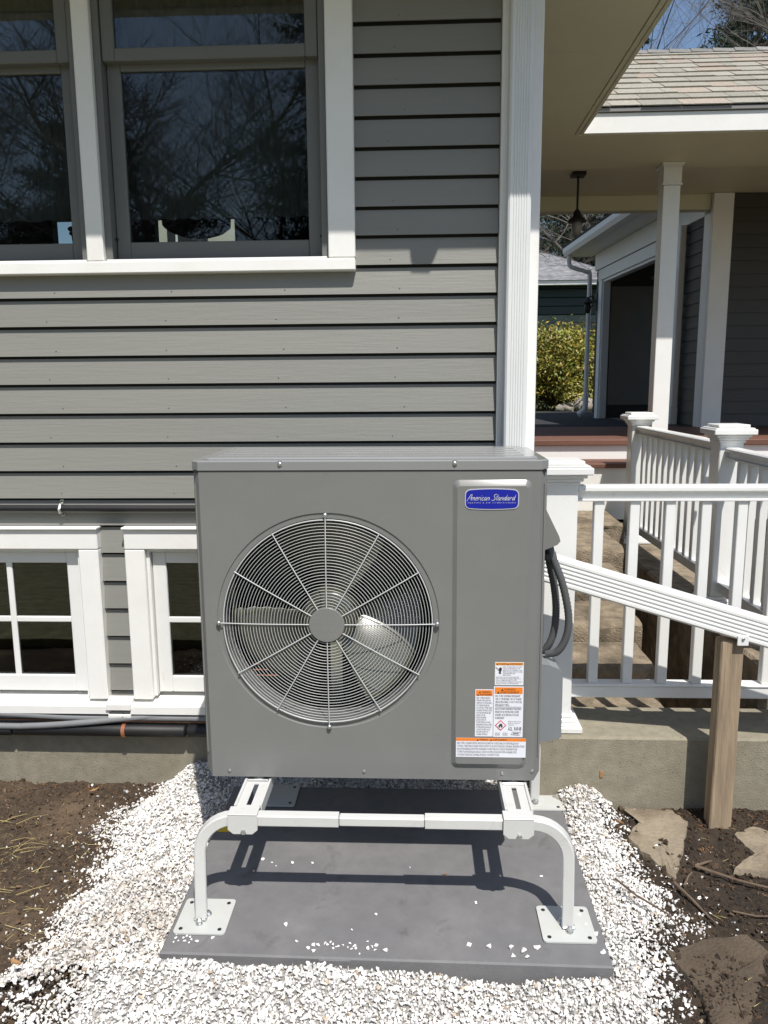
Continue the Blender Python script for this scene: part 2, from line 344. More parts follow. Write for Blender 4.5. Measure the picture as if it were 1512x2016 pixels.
def terrain(x, y):
    h = base_h(x, y) + .013*(vnoise(x, y, 34, 4)-.5) + .010*(vnoise(x, y, 80, 5)-.5)
    d = np.where(poly_in(x, y, GRAVEL), poly_dist(x, y, GRAVEL), 0); h = h + .022*smooth01(d/.1)
    rise = smooth01((y-2.62)/2.6)
    h = h + np.where(x > .42, rise*.96, 0)
    h = np.where((x > .42) & (x < 1.30) & (y > 2.56) & (y < 4.98), -.55, h)
    h = np.where((x >= 1.30) & (y > 2.8) & (y < 6.99), .25, h); h = np.where((x > .42) & (y > 4.9) & (y < 6.99), .25, h)
    h = np.where((x <= .42) & (y > 2.9), -.1, h); h = np.where((y > 7.0), .955, h)
    h = np.where(y < 0, -.03 - .0*y, h)
    return h
def make_ground():
    xs = np.concatenate([[-900, -300, -80, -30, -12, -6, -3.5], np.arange(-2.2, 2.2, .016), [2.6, 3.2, 4, 6, 10, 30, 80, 300, 900]])
    ys = np.concatenate([[-900, -300, -80, -30, -10, -3, 0, .8], np.arange(1.2, 2.9, .014), np.arange(2.95, 5.4, .05), [5.8, 6.4, 6.95, 7.05, 8, 10, 14, 20, 40, 100, 300, 900]])
    X, Y = np.meshgrid(xs, ys); Z = terrain(X, Y); v = np.stack([X.ravel(), Y.ravel(), Z.ravel()], 1)
    nx = len(xs); ny = len(ys); i, j = np.meshgrid(np.arange(nx-1), np.arange(ny-1)); a = (j*nx+i).ravel()
    f = np.stack([a, a+1, a+nx+1, a+nx], 1)
    o = np_mesh('ground', v, f, 'dirt', smooth=True, tone=(1.32-.72*smooth01((v[:, 0]+.2)/.8))*np.where(v[:, 1] < 1.0, 1.0, 1)); tag(o, kind='structure')
make_ground()
tag(MB().box(-6, 12, 6.98, 12.0, .90, 1.0).build('driveway', 'asphalt'), kind='structure')
tag(MB().box(1.53, 6, 2.75, 5.02, -.2, .40).build('lawn', 'grass'), kind='structure')
tag(MB().box(-60, 60, -60, 1.22, -.30, -.012).build('bounce_sheet', 'bounce_tan'), kind='structure')  # unseen sheet added to bounce warm light onto soffit and casings
tag(MB().box(-40, 60, 12.02, 60, .80, .985).build('back_lawn', 'grass'), kind='structure')

# ------------------------------------------------------------------ the clapboard house
YW = 2.71
house = thing('house', 'grey clapboard house with white trimmed windows and white corner board behind the heat pump', 'house', (-2, 4, 0))
EDGES = [2.79, 2.695, 2.601, 2.506, 2.411, 2.317, 2.221, 2.128, 2.034, 1.942, 1.846, 1.751, 1.654, 1.553, 1.455, 1.353, 1.251, 1.148, 1.049, .950, .848, .742, .638, .532, .424, .318, .243]
UWX = (-2.10, -.30); UWZ = (1.868, 2.90)               # opening of the double upper window
BWIN = [(-1.80, -1.228), (-.985, -.413)]                # openings of the basement windows
BWZ = (.305, .862)
def clap(x0, x1, zb, zt):
    zt2 = zt - .0095  # board cut short: the slot shapes a darker shadow line
    MB().prism([(YW-.0095+R.uniform(-.0006, .0006), zb+R.uniform(-.0005, .0005)), (YW+.0035, zt2), (YW+.009, zt2), (YW+.0135, zt2-.004), (YW+.0135, zb+.020), (YW-.0005, zb+.012), (YW-.0040, zb)], x0, x1, 'x').build('clapboard', 'siding', house)
for k in range(1, len(EDGES)):
    zb, zt = EDGES[k], EDGES[k-1]
    segs = [(-3.6, .272)]
    if zt > 1.87: segs = [(-3.6, -2.14), (-.262, .272)]
    elif zb < .862: segs = [(-3.6, -1.84), (-1.19, -1.025), (-.375, .272)]
    for a, b in segs:
        if b-a > 2.6:                                   # a long course is made of two boards butted together
            j = -3.0 + R.random()*.8; clap(a, j-.0008, zb, zt); clap(j+.0008, b, zb, zt)
        else: clap(a, b, zb, zt)
nl = MB()
for k in range(1, len(EDGES)):
    for q in range(9):
        xx = -2.9 + q*.405 + (.012 if k % 2 else -.012) + R.uniform(-.02, .02); zz = EDGES[k]+.017
        if EDGES[k-1] > 1.86 and xx < -.2: continue
        if EDGES[k] < .9 and not (-1.15 < xx < -1.06 or xx > -.33): continue
        nl.lathe([(.0028, 0), (.0022, -.0006)], (xx, YW-.0078, zz), 'y', 6)
nl_ = nl.build('nail_heads', 'sash', house); nl_['kind'] = 'stuff'
# sheathing behind the boards, with the openings left free
sh = MB(); Y0, Y1 = YW+.014, YW+.16
sh.box(-3.6, UWX[0]-.03, Y0, Y1, .14, 2.85); sh.box(UWX[1]+.03, .39, Y0, Y1, .905, 2.85); sh.box(UWX[0]-.03, UWX[1]+.03, Y0, Y1, .905, UWZ[0]-.02)
sh.box(UWX[0]-.03, UWX[1]+.03, Y0, Y1, UWZ[1]+.0, 2.96)
xs = [UWX[0]-.03, BWIN[0][0]-.02, BWIN[0][1]+.02, BWIN[1][0]-.02, BWIN[1][1]+.02, .39]
for a, b in ((0, 1), (2, 3), (4, 5)): sh.box(xs[a], xs[b], Y0, Y1, .14, .905)
for a, b in ((1, 2), (3, 4)): sh.box(xs[a], xs[b], Y0, Y1, .14, .285); sh.box(xs[a], xs[b], Y0, Y1, .88, .905)
sh.build('sheathing', 'dark_inside', house)  # black colour deepens the shadow lines seen in the board slots
# rooms behind the glass
rm = MB()
rm.box(-4.0, -3.61, YW+.01, 6.4, -.2, 2.95); rm.box(.385, .39, YW+.16, 6.4, -.2, 2.95)            # side walls
rm.box(-3.61, .385, YW+.165, 6.4, 1.02, 1.06); rm.box(-3.61, .385, YW+.165, 6.4, 2.93, 2.96)       # floor, ceiling
rm.box(-3.61, .385, 5.2, 5.25, -.5, 1.02)                                                            # basement back wall
rm.box(-3.61, .385, YW+.165, 5.2, -.5, -.45)
BW = [(-2.95, -2.69), (-2.11, -1.46)]; bz = (2.56, 2.775)
rm.box(-3.61, .385, 6.4, 6.5, 1.06, bz[0]); rm.box(-3.61, .385, 6.4, 6.5, bz[1], 2.93)
for a, b in ((-3.61, BW[0][0]), (BW[0][1], BW[1][0]), (BW[1][1], .385)): rm.box(a, b, 6.4, 6.5, *bz)
rm.build('inner_wall', 'interior', house)
bw = MB()
for a, b in BW:
    bw.box(a, b, 6.36, 6.40, 2.548, 2.560, .003)
bw.build('back_window_bar', 'trim', house)
# bowl lamp and plant seen against the far windows
lamp = thing('pendant_lamp', 'dark bowl lamp silhouetted inside the large upper window', 'lamp', (-1.55, 5.6, 2.5))
MB().lathe([(.04, 2.475), (.12, 2.485), (.19, 2.51), (.235, 2.545), (.245, 2.74), (.20, 2.76)], (-1.545, 5.6, 0), 'z', 18).build('lamp_shade', 'iron', lamp, smooth=40)
MB().tube([(-1.545, 5.6, 2.75), (-1.545, 5.6, 2.93)], .01, 6).build('stem', 'iron', lamp)
plant = thing('house_plant', 'small plant silhouetted inside the left window sash', 'plant', (-2.65, 6.1, 2.4))
MB().lathe([(.05, 2.38), (.07, 2.50), (.075, 2.52)], (-2.65, 6.1, 0), 'z', 10).build('pot', 'iron', plant)
pl_ = MB()
for q in range(9):
    a = R.uniform(0, 6.28); e = (-2.65+.10*math.cos(a), 6.1+.05*math.sin(a), 2.60+R.uniform(-.04, .08)); pl_.tube([(-2.65, 6.1, 2.5), e], .006, 4); pl_.ball(e, .03, 6, (1, .4, .7))
pl_.build('foliage', 'iron', plant)  # black pot and leaves: backlit silhouette put into the colour
for i, (xa, xb) in enumerate(((-2.06, -1.12), (-1.06, -.30))):
    v = []; nx, nz = 60, 2; sd_ = MB()
    for k in range(nx+1):
        xx = xa+(xb-xa)*k/nx; yy = 2.965+.006*math.sin(k*1.7)
        v += [(xx, yy, 2.058+.003*math.sin(k*.9)), (xx, yy, 2.92)]
    sd_.add(v, [(2*k, 2*k+2, 2*k+3, 2*k+1) for k in range(nx)]); tag(sd_.build('sheer_shade', 'sheer', smooth=60), ['grey sheer shade behind the left window sash', 'grey sheer shade behind the right window sash'][i], 'shade', 'sheer shades behind the upper window')
# foundation, water table, corner board
MB().box(-3.6, .39, YW-.012, YW+.25, -.6, .139, .004).build('foundation', 'concrete', house)
MB().box(-3.6, .27, YW-.022, YW+.0135, .142, .240, .003).build('water_table', 'siding', house)
MB().box(.2735, .405, YW-.030, YW+.16, .10, 2.848, .003).build('corner_board', 'trim', house)
MB().box(.392, .404, YW+.165, 4.7, -.2, 2.848).build('side_wall', 'siding', house)

for k in range(1, len(EDGES)):
    zb, zt = EDGES[k], EDGES[k-1]-.0095
    MB().prism([(.4185, zb), (.4060, zt), (.4045, zt), (.4045, zb)], YW+.165, 5.04, 'y').build('clapboard', 'siding', house)
def sash(win, x0, x1, z0, z1, yf, st, rb, rt, mname, pane='glass', muntin=None, depth=.035):
    s = MB(); c = .003
    s.box(x0, x0+st, yf, yf+depth, z0, z1, c); s.box(x1-st, x1, yf, yf+depth, z0, z1, c)
    s.box(x0+st, x1-st, yf+.0005, yf+depth, z0, z0+rb, c); s.box(x0+st, x1-st, yf+.0005, yf+depth, z1-rt, z1, c)
    so_ = s.build('sash', mname, win)
    g = MB().box(x0+st-.004, x1-st+.004, yf+.012, yf+.016, z0+rb-.004, z1-rt+.004).build('pane', pane, win)
    return so_
# upper double window
uw = link('window', None, house, (-1.2, YW, 1.83)); uw['label'] = 'wide double window with grey sashes and white casing'
c = .0035; yf = YW-.033
cs = MB(); cs.box(-.297, -.207, yf, YW+.012, 1.868, 2.92, c).build('casing', 'trim', uw)
MB().box(-1.122, -1.064, yf, YW+.012, 1.868, 2.92, c).build('mullion', 'trim', uw)
MB().box(-2.19, -2.10, yf, YW+.012, 1.868, 2.92, c).build('casing', 'trim', uw)
MB().box(-2.19, -.207, yf-.004, YW+.012, 1.826, 1.866, c).build('sill', 'trim', uw)
for x0, x1 in ((-1.062, -.299), (-2.098, -1.124)):
    for xa, xb in ((x0, x0+.022), (x1-.022, x1)): MB().box(xa, xb, YW-.012, YW+.12, 1.868, 2.9, .002).build('jamb', 'sash', uw)
    MB().box(x0+.022, x1-.022, YW-.01, YW+.12, 1.8675, 1.877, .001).build('threshold', 'rubber', uw)
    MB().box(x0+.004, x1-.004, YW-.022, YW-.013, 1.868, 1.874, .001).build('bead', 'vinyl', uw)
    sash(uw, x0+.024, x1-.024, 1.880, 2.512, YW+.030, .046, .058, .026, 'sash')
    sash(uw, x0+.024, x1-.024, 2.505, 3.10, YW-.004, .042, .040, .03, 'sash')
    for xx in (x0+.022, x1-.031): MB().box(xx, xx+.009, YW+.02, YW+.03, 1.945, 1.951).build('latch', 'iron', uw)
# basement windows
for i, (x0, x1) in enumerate(BWIN):
    w = link('basement_window', None, house, ((x0+x1)/2, YW, .24)); w['label'] = ['white four pane basement window, fully clear of the heat pump', 'white basement window half hidden by the heat pump'][i]
    yf = YW-.034; xa, xb = x0-.073, x1+.073
    MB().box(xa, xb, yf-.001, YW+.012, .865, .938, .003).build('head_casing', 'trim', w)
    MB().box(xa-.004, xb+.004, yf-.012, YW+.012, .939, .947, .002).build('drip_cap', 'trim', w)
    MB().box(xa, x0, yf, YW+.012, .292, .8635, .003).build('casing', 'trim', w)
    MB().box(x1, xb, yf, YW+.012, .292, .8635, .003).build('casing', 'trim', w)
    MB().prism([(yf-.022, .243), (yf-.022, .272), (YW+.10, .306), (YW+.10, .243)], xa-.008, xb+.008, 'x').build('sill', 'trim', w)
    j = MB(); j.box(x0+.0005, x0+.012, YW-.014, YW+.12, .30, .862); j.box(x1-.012, x1-.0005, YW-.014, YW+.12, .30, .862); j.box(x0+.012, x1-.012, YW-.014, YW+.12, .852, .862)
    j.build('jamb', 'vinyl', w)
    s0, s1 = (x0+.014, x1-.014)
    sash(w, s0, s1, .308, .848, YW+.004, .050, .062, .042, 'vinyl', 'glass_low')
    xm = (x0+x1)/2; zm = .588
    MB().box(xm-.011, xm+.011, YW+.009, YW+.024, .366, .81, .003).build('muntin', 'vinyl', w)
    MB().box(s0+.046, xm-.0112, YW+.010, YW+.023, zm-.011, zm+.011, .003).build('muntin', 'vinyl', w)
    MB().box(xm+.0112, s1-.046, YW+.010, YW+.023, zm-.011, zm+.011, .003).build('muntin', 'vinyl', w)
    bl = MB()
    for q in range(16): bl.box(x0+.06, x1-.06, YW+.055, YW+.075, .60+q*.015, .603+q*.015)
    b_ = bl.build('blind', 'interior', w); b_['kind'] = 'stuff'
# little white blocks between the basement sills
blk = MB(); blk.prism([(YW-.064, .283), (YW-.02, .296), (YW-.008, .296), (YW-.008, .262), (YW-.064, .262)], -1.155, -1.062, 'x')
blk.build('sill_block', 'trim', house)
MB().box(-1.150, -1.064, YW-.058, YW-.021, .226, .242, .002).build('sill_block', 'trim', house)
# eaves: soffit panels, fascias, gutter and roof
ZS = 2.85
for k, (a, b) in enumerate(((2.31, 3.629), (3.633, 4.779))):
    MB().box(.4065, .905, a, b, ZS, ZS+.012, .002).build('soffit_panel', 'soffit', house)
for k, (a, b) in enumerate(((-3.8, -2.2), (-2.196, -.8), (-.796, .404))):
    MB().box(a, b, 2.31, YW-.0305 if k > 1 else YW-.008, ZS, ZS+.012, .002).build('soffit_panel', 'soffit', house)
bk_ = MB(); bk_.box(.4066, .9045, 2.31, 4.755, ZS+.0125, ZS+.03); bk_.box(.4066, .95, 2.31, 4.755, ZS+.13, ZS+.14); bk_.build('soffit_light_block', 'interior', house)  # unseen boards added to stop light leaking through the soffit seams
MB().box(.907, .930, 2.285, 4.752, ZS-.004, ZS+.13, .002).build('fascia', 'soffit', house)
MB().box(.932, .952, 2.285, 4.752, ZS-.006, ZS+.15, .002).build('fascia', 'soffit', house)
MB().box(-3.8, .904, 2.285, 2.308, ZS-.004, ZS+.13, .002).build('fascia', 'trim', house)
gt = MB(); gt.prism([(2.284, 2.88), (2.170, 2.88), (2.142, 2.92), (2.142, 2.975), (2.148, 2.975), (2.148, 2.924), (2.174, 2.886), (2.284, 2.886)], -3.8, .955, 'x')
gt.build('gutter', 'vinyl', house)
rf = MB(); rf.prism([(2.16, 3.0), (6.2, 5.2), (6.2, 5.16), (2.16, 2.975)], -4.0, .96, 'x'); rf.prism([(6.2, 5.2), (6.9, 4.8), (6.9, 4.76), (6.2, 5.16)], -4.0, .96, 'x')
rf.build('roof', 'shingle', house)
MB().prism([(2.29, 2.985), (6.2, 5.155), (6.5, 4.95), (6.5, 2.97), (4.75, 2.97)], .36, .39, 'x').build('gable', 'siding', house)
# downspout on the corner, its elbows, and the sloping extension on a wooden post
def rib_section(w, d, n=6):
    """closed profile of a corrugated downspout: front side ribbed. (u across, v towards viewer)"""
    P = []; h = w/2
    P += [(-h, 0), (-h, d-.006), (-h+.006, d)]
    for k in range(n):
        a = -h+.012+(w-.024)*k/n; b = -h+.012+(w-.024)*(k+1)/n
        P += [(a+.0018, d), (a+.0036, d-.0022), (b-.0036, d-.0022), (b-.0018, d)] if True else []
    P += [(h-.006, d), (h, d-.006), (h, 0)]
    return P
ds = thing('downspout', 'white ribbed downspout running down the house corner board', 'downspout', (.33, YW-.06, .8))
prof = rib_section(.074, .052)
MB().prism([(.331+u, YW-.034-v) for u, v in prof], .86, 2.70, 'z').build('pipe', 'downspout', ds)
MB().tube([(.215, 2.205, 2.89), (.215, 2.205, 2.815), (.235, 2.31, 2.79), (.29, 2.50, 2.76), (.331, YW-.062, 2.73), (.331, YW-.062, 2.66)], .038, square=True, up=(1, 0, 0)).build('elbow', 'vinyl', ds)
MB().tube([(.331, YW-.06, .90), (.335, YW-.10, .87), (.345, YW-.30, .86), (.37, 2.37, .865)], .033, square=True, up=(1, 0, 0)).build('elbow', 'vinyl', ds)
ext = thing('downspout_extension', 'white ribbed downspout length sloping down to the right across the railing', 'downspout', (.8, 2.36, .6))
P0 = np.array((.36, 2.335, .895)); P1 = np.array((1.60, 2.335, .520)); dv = (P1-P0)/np.linalg.norm(P1-P0); nv = np.array((-dv[2], 0, dv[0]))
pr = rib_section(.086, .062, 5); vs = []; 
for e in (P0, P1):
    vs += [tuple(e + nv*u + np.array((0, -1, 0))*v + np.array((0, .05, 0))) for u, v in pr]
n = len(pr); e_ = MB().add(vs, [tuple(range(n)), tuple(range(2*n-1, n-1, -1))] + [(i, (i+1) % n, n+(i+1) % n, n+i) for i in range(n)])
e_.build('pipe', 'vinyl', ext)
q = P0 + dv*.66
MB().box(q[0]-.004, q[0]+.030, 2.318, 2.3225, q[2]-.062, q[2]-.030, .001).build('strap', 'vinyl', ext)
MB().lathe([(.005, 0), (.005, -.003), (.003, -.005)], (q[0]+.013, 2.318, q[2]-.040), 'y', 8).build('screw', 'steel', ext)
wp = MB(); wp.box(.948, 1.018, 2.337, 2.392, -.2, .650, .004)
wpost = thing('wooden_post', 'rough square timber post propping the sloping downspout extension', 'post', (1.0, 2.38, -.1))
wp.build('post', 'wood_post', wpost)

# ------------------------------------------------------------------ heat pump
UY = 2.0; UX0, UX1 = -.596, .340; UZ0, UZ1 = .358, 1.224; UB = 2.395
hp = thing('heat_pump', 'grey outdoor heat pump with round fan grille and blue badge', 'heat pump', (-.13, 2.2, UZ0))
FC = (-.243, UY, .810); FR = .303
def make_cabinet():
    m = MB(); N = 96; ch = .018
    x0, x1 = UX0+ch, UX1-ch
    # front sheet with a round hole
    cx, cz = FC[0], FC[2]; vs = []; fs = []
    for k in range(N):
        a = 2*math.pi*k/N; dx, dz = math.cos(a), math.sin(a)
        vs.append((cx+FR*dx, UY, cz+FR*dz))
        t = min(((x1-cx)/dx if dx > 1e-9 else 1e9), ((x0-cx)/dx if dx < -1e-9 else 1e9), ((UZ1-cz)/dz if dz > 1e-9 else 1e9), ((UZ0-cz)/dz if dz < -1e-9 else 1e9))
        vs.append((cx+t*dx, UY, cz+t*dz))
    for k in range(N):
        j = (k+1) % N; fs.append((2*k, 2*k+1, 2*j+1, 2*j))
    m.add(vs, fs)
    for xx, zz in ((x0, UZ0), (x1, UZ0), (x0, UZ1), (x1, UZ1)):          # fill the corners the radial quads cut off
        k = min(range(N), key=lambda k: abs(math.atan2(zz-cz, xx-cx) % (2*math.pi) - 2*math.pi*(k+.5)/N))
        j = (k+1) % N; m.add([vs[2*k+1], (xx, UY, zz), vs[2*j+1]], [(0, 1, 2)])
    # dished ring round the fan opening, then the shroud
    m.lathe([(FR, 0), (FR-.0022, .0030), (FR-.0155, .0030), (FR-.0190, .0075), (FR-.0195, .060), (FR-.012, .10)], (cx, UY, cz), 'y', N, close=False)
    # chamfers, sides
    zc = UZ0+.020
    for s, xa, xb in ((-1, x0, UX0), (1, x1, UX1)):
        m.add([(xa, UY, UZ0), (xb, UY+ch, zc), (xb, UY+ch, UZ1), (xa, UY, UZ1)], [(0, 1, 2, 3)])
        m.add([(xb, UY+ch, zc), (xb, UB, zc), (xb, UB, UZ1), (xb, UY+ch, UZ1)], [(0, 1, 2, 3)])
        m.add([(xa, UY, UZ0), (xb, UY+ch, zc), (xb, UB, zc), (xa, UB, UZ0)], [(0, 1, 2, 3)])
    m.add([(x0, UY, UZ0), (x1, UY, UZ0), (x1, UB, UZ0), (x0, UB, UZ0)], [(0, 1, 2, 3)])
    m.add([(x0, UB, UZ0), (x1, UB, UZ0), (x1, UB, UZ1), (x0, UB, UZ1)], [(0, 1, 2, 3)])
    o = m.build('cabinet', 'unit_paint', hp, smooth=35, fix=False)
    # embossed upright grooves beside the corners
    for xx, w in ((UX0+.006, .004), (UX1-.006, .004)):
        MB().tube([(xx, UY+.009, UZ0+.07), (xx, UY+.009, UZ1-.035)], .0022, 6).build('seam', 'unit_paint', hp)
make_cabinet()
MB().box(UX0+.03, UX1-.03, 2.30, 2.31, UZ0+.01, UZ1-.01).build('coil', 'coil', hp)
cp = MB()
for q in range(5): cp.tube([(-.56+.02*q, 2.25, .56+q*.018), (-.32+.015*q, 2.25, .56+q*.018)], .0022, 5)
t_ = cp.build('coil_tube', 'copper', hp); t_['kind'] = 'stuff'
MB().box(-.26, -.225, 2.20, 2.24, .40, 1.2).build('motor_bracket', 'steel', hp)
ib = MB(); ib.box(UX0+.012, UX0+.016, UY+.03, 2.30, UZ0+.01, UZ1-.01); ib.box(.10, .105, UY+.02, 2.30, UZ0+.01, UZ1-.01); ib.build('inner_wall', 'dark_inside', hp)
# top cover
def chbox(m, x0, x1, y0, y1, z0, z1, cc, top=0.0):
    P = [(x0+cc, y0), (x1-cc, y0), (x1, y0+cc), (x1, y1), (x0, y1), (x0, y0+cc)]
    cx, cy = (x0+x1)/2, (y0+y1)/2; k = top
    Q = [(x+(k if x < cx else -k), y+(k if y < cy else -k)) for x, y in P]
    n = 6; vs = [(x, y, z0) for x, y in P] + [(x, y, z1-k) for x, y in P] + [(x, y, z1) for x, y in Q]
    fs = [tuple(range(5, -1, -1)), tuple(range(12, 18))]
    for r_ in (0, 6): fs += [(r_+i, r_+(i+1) % n, r_+n+(i+1) % n, r_+n+i) for i in range(n)]
    return m.add(vs, fs)
tc = chbox(MB(), UX0-.003, UX1+.003, UY-.003, UB+.004, UZ1+.0025, 1.252, .020, .003).build('top_cover', 'unit_top_lit', hp)
chbox(MB(), UX0+.022, UX1-.022, UY+.022, UB-.02, 1.2523, 1.258, .016, .005).build('raised_panel', 'unit_top_lit', tc)
for q in range(4):
    y = UY+.075+q*.072
    MB().prism([(y-.013, 1.2582), (y-.008, 1.2602), (y+.008, 1.2602), (y+.013, 1.2582)], UX0+.055, UX1-.055, 'x').build('rib', 'unit_top_lit', tc)
MB().box(UX0+.004, UX1-.004, UY+.003, UB-.01, UZ1-.004, UZ1+.004).build('gap_shade', 'rubber', hp)  # black strip painting the shade of the gap under the cap
for xx in (-.360, .098):
    MB().box(xx-.006, xx+.006, UY-.0042, UY-.0022, 1.236, 1.2525, .0006).build('tab', 'unit_top_lit', tc)
    MB().lathe([(.0052, 0), (.0052, -.002), (.0025, -.004)], (xx, UY-.0042, 1.243), 'y', 12).build('screw', 'steel', tc, smooth=50)
for xx, zz in ((-.529, .376), (-.149, .379), (.235, .379), (.318, .387)):
    MB().lathe([(.0046, 0), (.0046, -.002), (.0022, -.0038)], (xx, UY-.0002, zz), 'y', 12).build('screw', 'steel', hp, smooth=50)
# fan guard
fg = link('fan_grille', None, hp, (FC[0], UY-.01, FC[2]-.3))
GR = .284; NRG = 29
for q in range(NRG):
    r_ = .054 + (GR-.054)*q/(NRG-1); yy = UY-.003 - .010*(1-(r_/GR)**4); w = .00088 if q < NRG-1 else .0020
    MB().tube([(FC[0]+r_*math.cos(a), yy, FC[2]+r_*math.sin(a)) for a in [2*math.pi*k/88 for k in range(88)]], w, 5, closed=True, up=(0, 1, 0)).build('ring', 'grille_wire', fg, smooth=80, fix=False)
for q in range(12):
    a = math.pi*q/6; end = GR+.012 if q % 3 == 0 else GR+.003; P = []
    for k in range(9):
        r_ = .044 + (end-.044)*k/8; P.append((FC[0]+r_*math.cos(a), UY-.0015 - .010*(1-min(1, r_/GR)**4) - .0052, FC[2]+r_*math.sin(a)))
    MB().tube(P, .0016, 6).build('spoke', 'grille_wire', fg, smooth=80)
    if q % 3 == 0: MB().ball((FC[0]+(GR+.013)*math.cos(a), UY-.006, FC[2]+(GR+.013)*math.sin(a)), .0068, 12, (1, .9, 1)).build('screw', 'steel', fg, smooth=80)
MB().lathe([(.048, -.010), (.048, -.019), (.0465, -.0205), (.0001, -.0205)], (FC[0], UY, FC[2]), 'y', 48).build('hub_cap', 'unit_paint', fg, smooth=40)
# fan
fan = link('fan', None, hp, (FC[0], UY+.10, FC[2]-.25))
MB().lathe([(.001, .045), (.066, .047), (.073, .052), (.076, .060), (.076, .19)], (FC[0], UY, FC[2]), 'y', 32, close=False).build('hub', 'fan_plastic', fan, smooth=40)
for q in range(3):
    th0 = math.radians(-34+120*q); vs = []; fs = []; nr, nt = 12, 14
    for i in range(nr):
        t = i/(nr-1); r_ = .068 + .200*t
        half = math.radians(35+15*t - 8*t*t); sw = math.radians(10*t)
        for j in range(nt):
            u = j/(nt-1)*2-1; th = th0 + sw + half*u
            y = UY+.128 + .088*u*(.55+.45*t) - .014*(1-u*u)*t
            if j == 0 and i % 2: th += math.radians(1.2)
            vs.append((FC[0]+r_*math.cos(th), y, FC[2]+r_*math.sin(th)))
    fs = [(i*nt+j, i*nt+j+1, (i+1)*nt+j+1, (i+1)*nt+j) for i in range(nr-1) for j in range(nt-1)]
    b_ = MB().add(vs, fs).build('blade', 'fan_plastic', fan, smooth=60)
    sm = b_.modifiers.new('thickness', 'SOLIDIFY'); sm.thickness = .003
# service panel
PX0, PX1, PZ0, PZ1 = .094, .299, .395, 1.200
def rrect(x0, x1, z0, z1, r, n=5, bow=0.0):
    P = []
    for cx, cz, a0 in ((x1-r, z1-r, 0), (x0+r, z1-r, 90), (x0+r, z0+r, 180), (x1-r, z0+r, 270)):
        for k in range(n+1):
            a = math.radians(a0+90*k/n); P.append((cx+r*math.cos(a), cz+r*math.sin(a)))
    if bow:
        cz = (z0+z1)/2; out = []
        for i in range(len(P)):
            p, q = P[i], P[(i+1) % len(P)]; out.append(p)
            if abs(p[1]-q[1]) < 1e-9 and abs(p[0]-q[0]) > r:
                for k in range(1, 10): out.append((p[0]+(q[0]-p[0])*k/10, p[1]))
        mx = (x0+x1)/2; hw = (x1-x0)/2
        P = [(x, z + (1 if z > cz else -1)*bow*(1-((x-mx)/hw)**2)) for x, z in out]
    return P
def frustum(m, P, Q, y0, y1):
    n = len(P); return m.add([(x, y0, z) for x, z in P] + [(x, y1, z) for x, z in Q], [(i, (i+1) % n, n+(i+1) % n, n+i) for i in range(n)] + [tuple(range(n, 2*n))])
sp = MB(); A = rrect(PX0, PX1, PZ0, PZ1, .016); B = rrect(PX0+.0028, PX1-.0028, PZ0+.0028, PZ1-.0028, .014); C_ = rrect(PX0+.0095, PX1-.0095, PZ0+.013, PZ1-.013, .009); D_ = rrect(PX0+.0115, PX1-.0115, PZ0+.0155, PZ1-.0155, .008)
n = len(A); lv = [(A, UY-.0004), (B, UY-.0022), (C_, UY-.0085), (D_, UY-.0098)]
vs = [(x, y, z) for L, y in lv for x, z in L]; fs = [(r_*n+i, r_*n+(i+1) % n, (r_+1)*n+(i+1) % n, (r_+1)*n+i) for r_ in range(3) for i in range(n)] + [tuple(range(3*n, 4*n))]
sp.add(vs, fs).build('service_panel', 'unit_paint', hp, smooth=25)
SPY = UY-.0098
# blue badge
bd = MB(); A = rrect(.1245, .2645, 1.126, 1.1755, .013, 6, .0035); frustum(bd, A, A, SPY, SPY-.0016); badge = bd.build('badge', 'silver', hp)
A = rrect(.1268, .2622, 1.1283, 1.1732, .011, 6, .0035); frustum(MB(), A, A, SPY-.0016, SPY-.0021).build('badge_face', 'blue', badge)
GL = {'A': (.66, [[(0, -.12), (.36, .95), (.52, 1), (.62, .0)], [(.08, .32), (.70, .44)]]), 'm': (.62, [[(0, .5), (.0, 0)], [(0, .33), (.15, .5), (.25, .44), (.25, 0)], [(.25, .33), (.4, .5), (.5, .44), (.5, .03), (.6, .02)]]),
      'e': (.42, [[(.02, .27), (.33, .30), (.30, .48), (.14, .5), (.0, .25), (.10, 0), (.40, .10)]]), 'r': (.34, [[(0, .5), (0, 0)], [(0, .28), (.15, .48), (.30, .48)]]),
      'i': (.18, [[(0, .5), (0, .04), (.12, 0)], [(.05, .68), (.09, .76)]]), 'c': (.40, [[(.34, .40), (.2, .52), (.03, .30), (.06, .05), (.2, -.01), (.38, .10)]]),
      'a': (.48, [[(.35, .43), (.15, .5), (0, .25), (.08, 0), (.25, .08), (.36, .5), (.35, .03), (.46, 0)]]), 'n': (.44, [[(0, .5), (0, 0)], [(0, .30), (.18, .5), (.3, .44), (.3, .03), (.4, 0)]]),
      'S': (.56, [[(.55, .86), (.36, 1), (.12, .86), (.2, .6), (.44, .36), (.36, .05), (.1, -.04), (-.1, .10)]]), 't': (.30, [[(.14, .95), (.08, .04), (.22, 0)], [(-.06, .58), (.32, .66)]]),
      'd': (.50, [[(.35, .43), (.15, .5), (0, .25), (.08, 0), (.25, .08), (.40, 1.0), (.36, .03), (.48, 0)]]), ' ': (.34, [])}
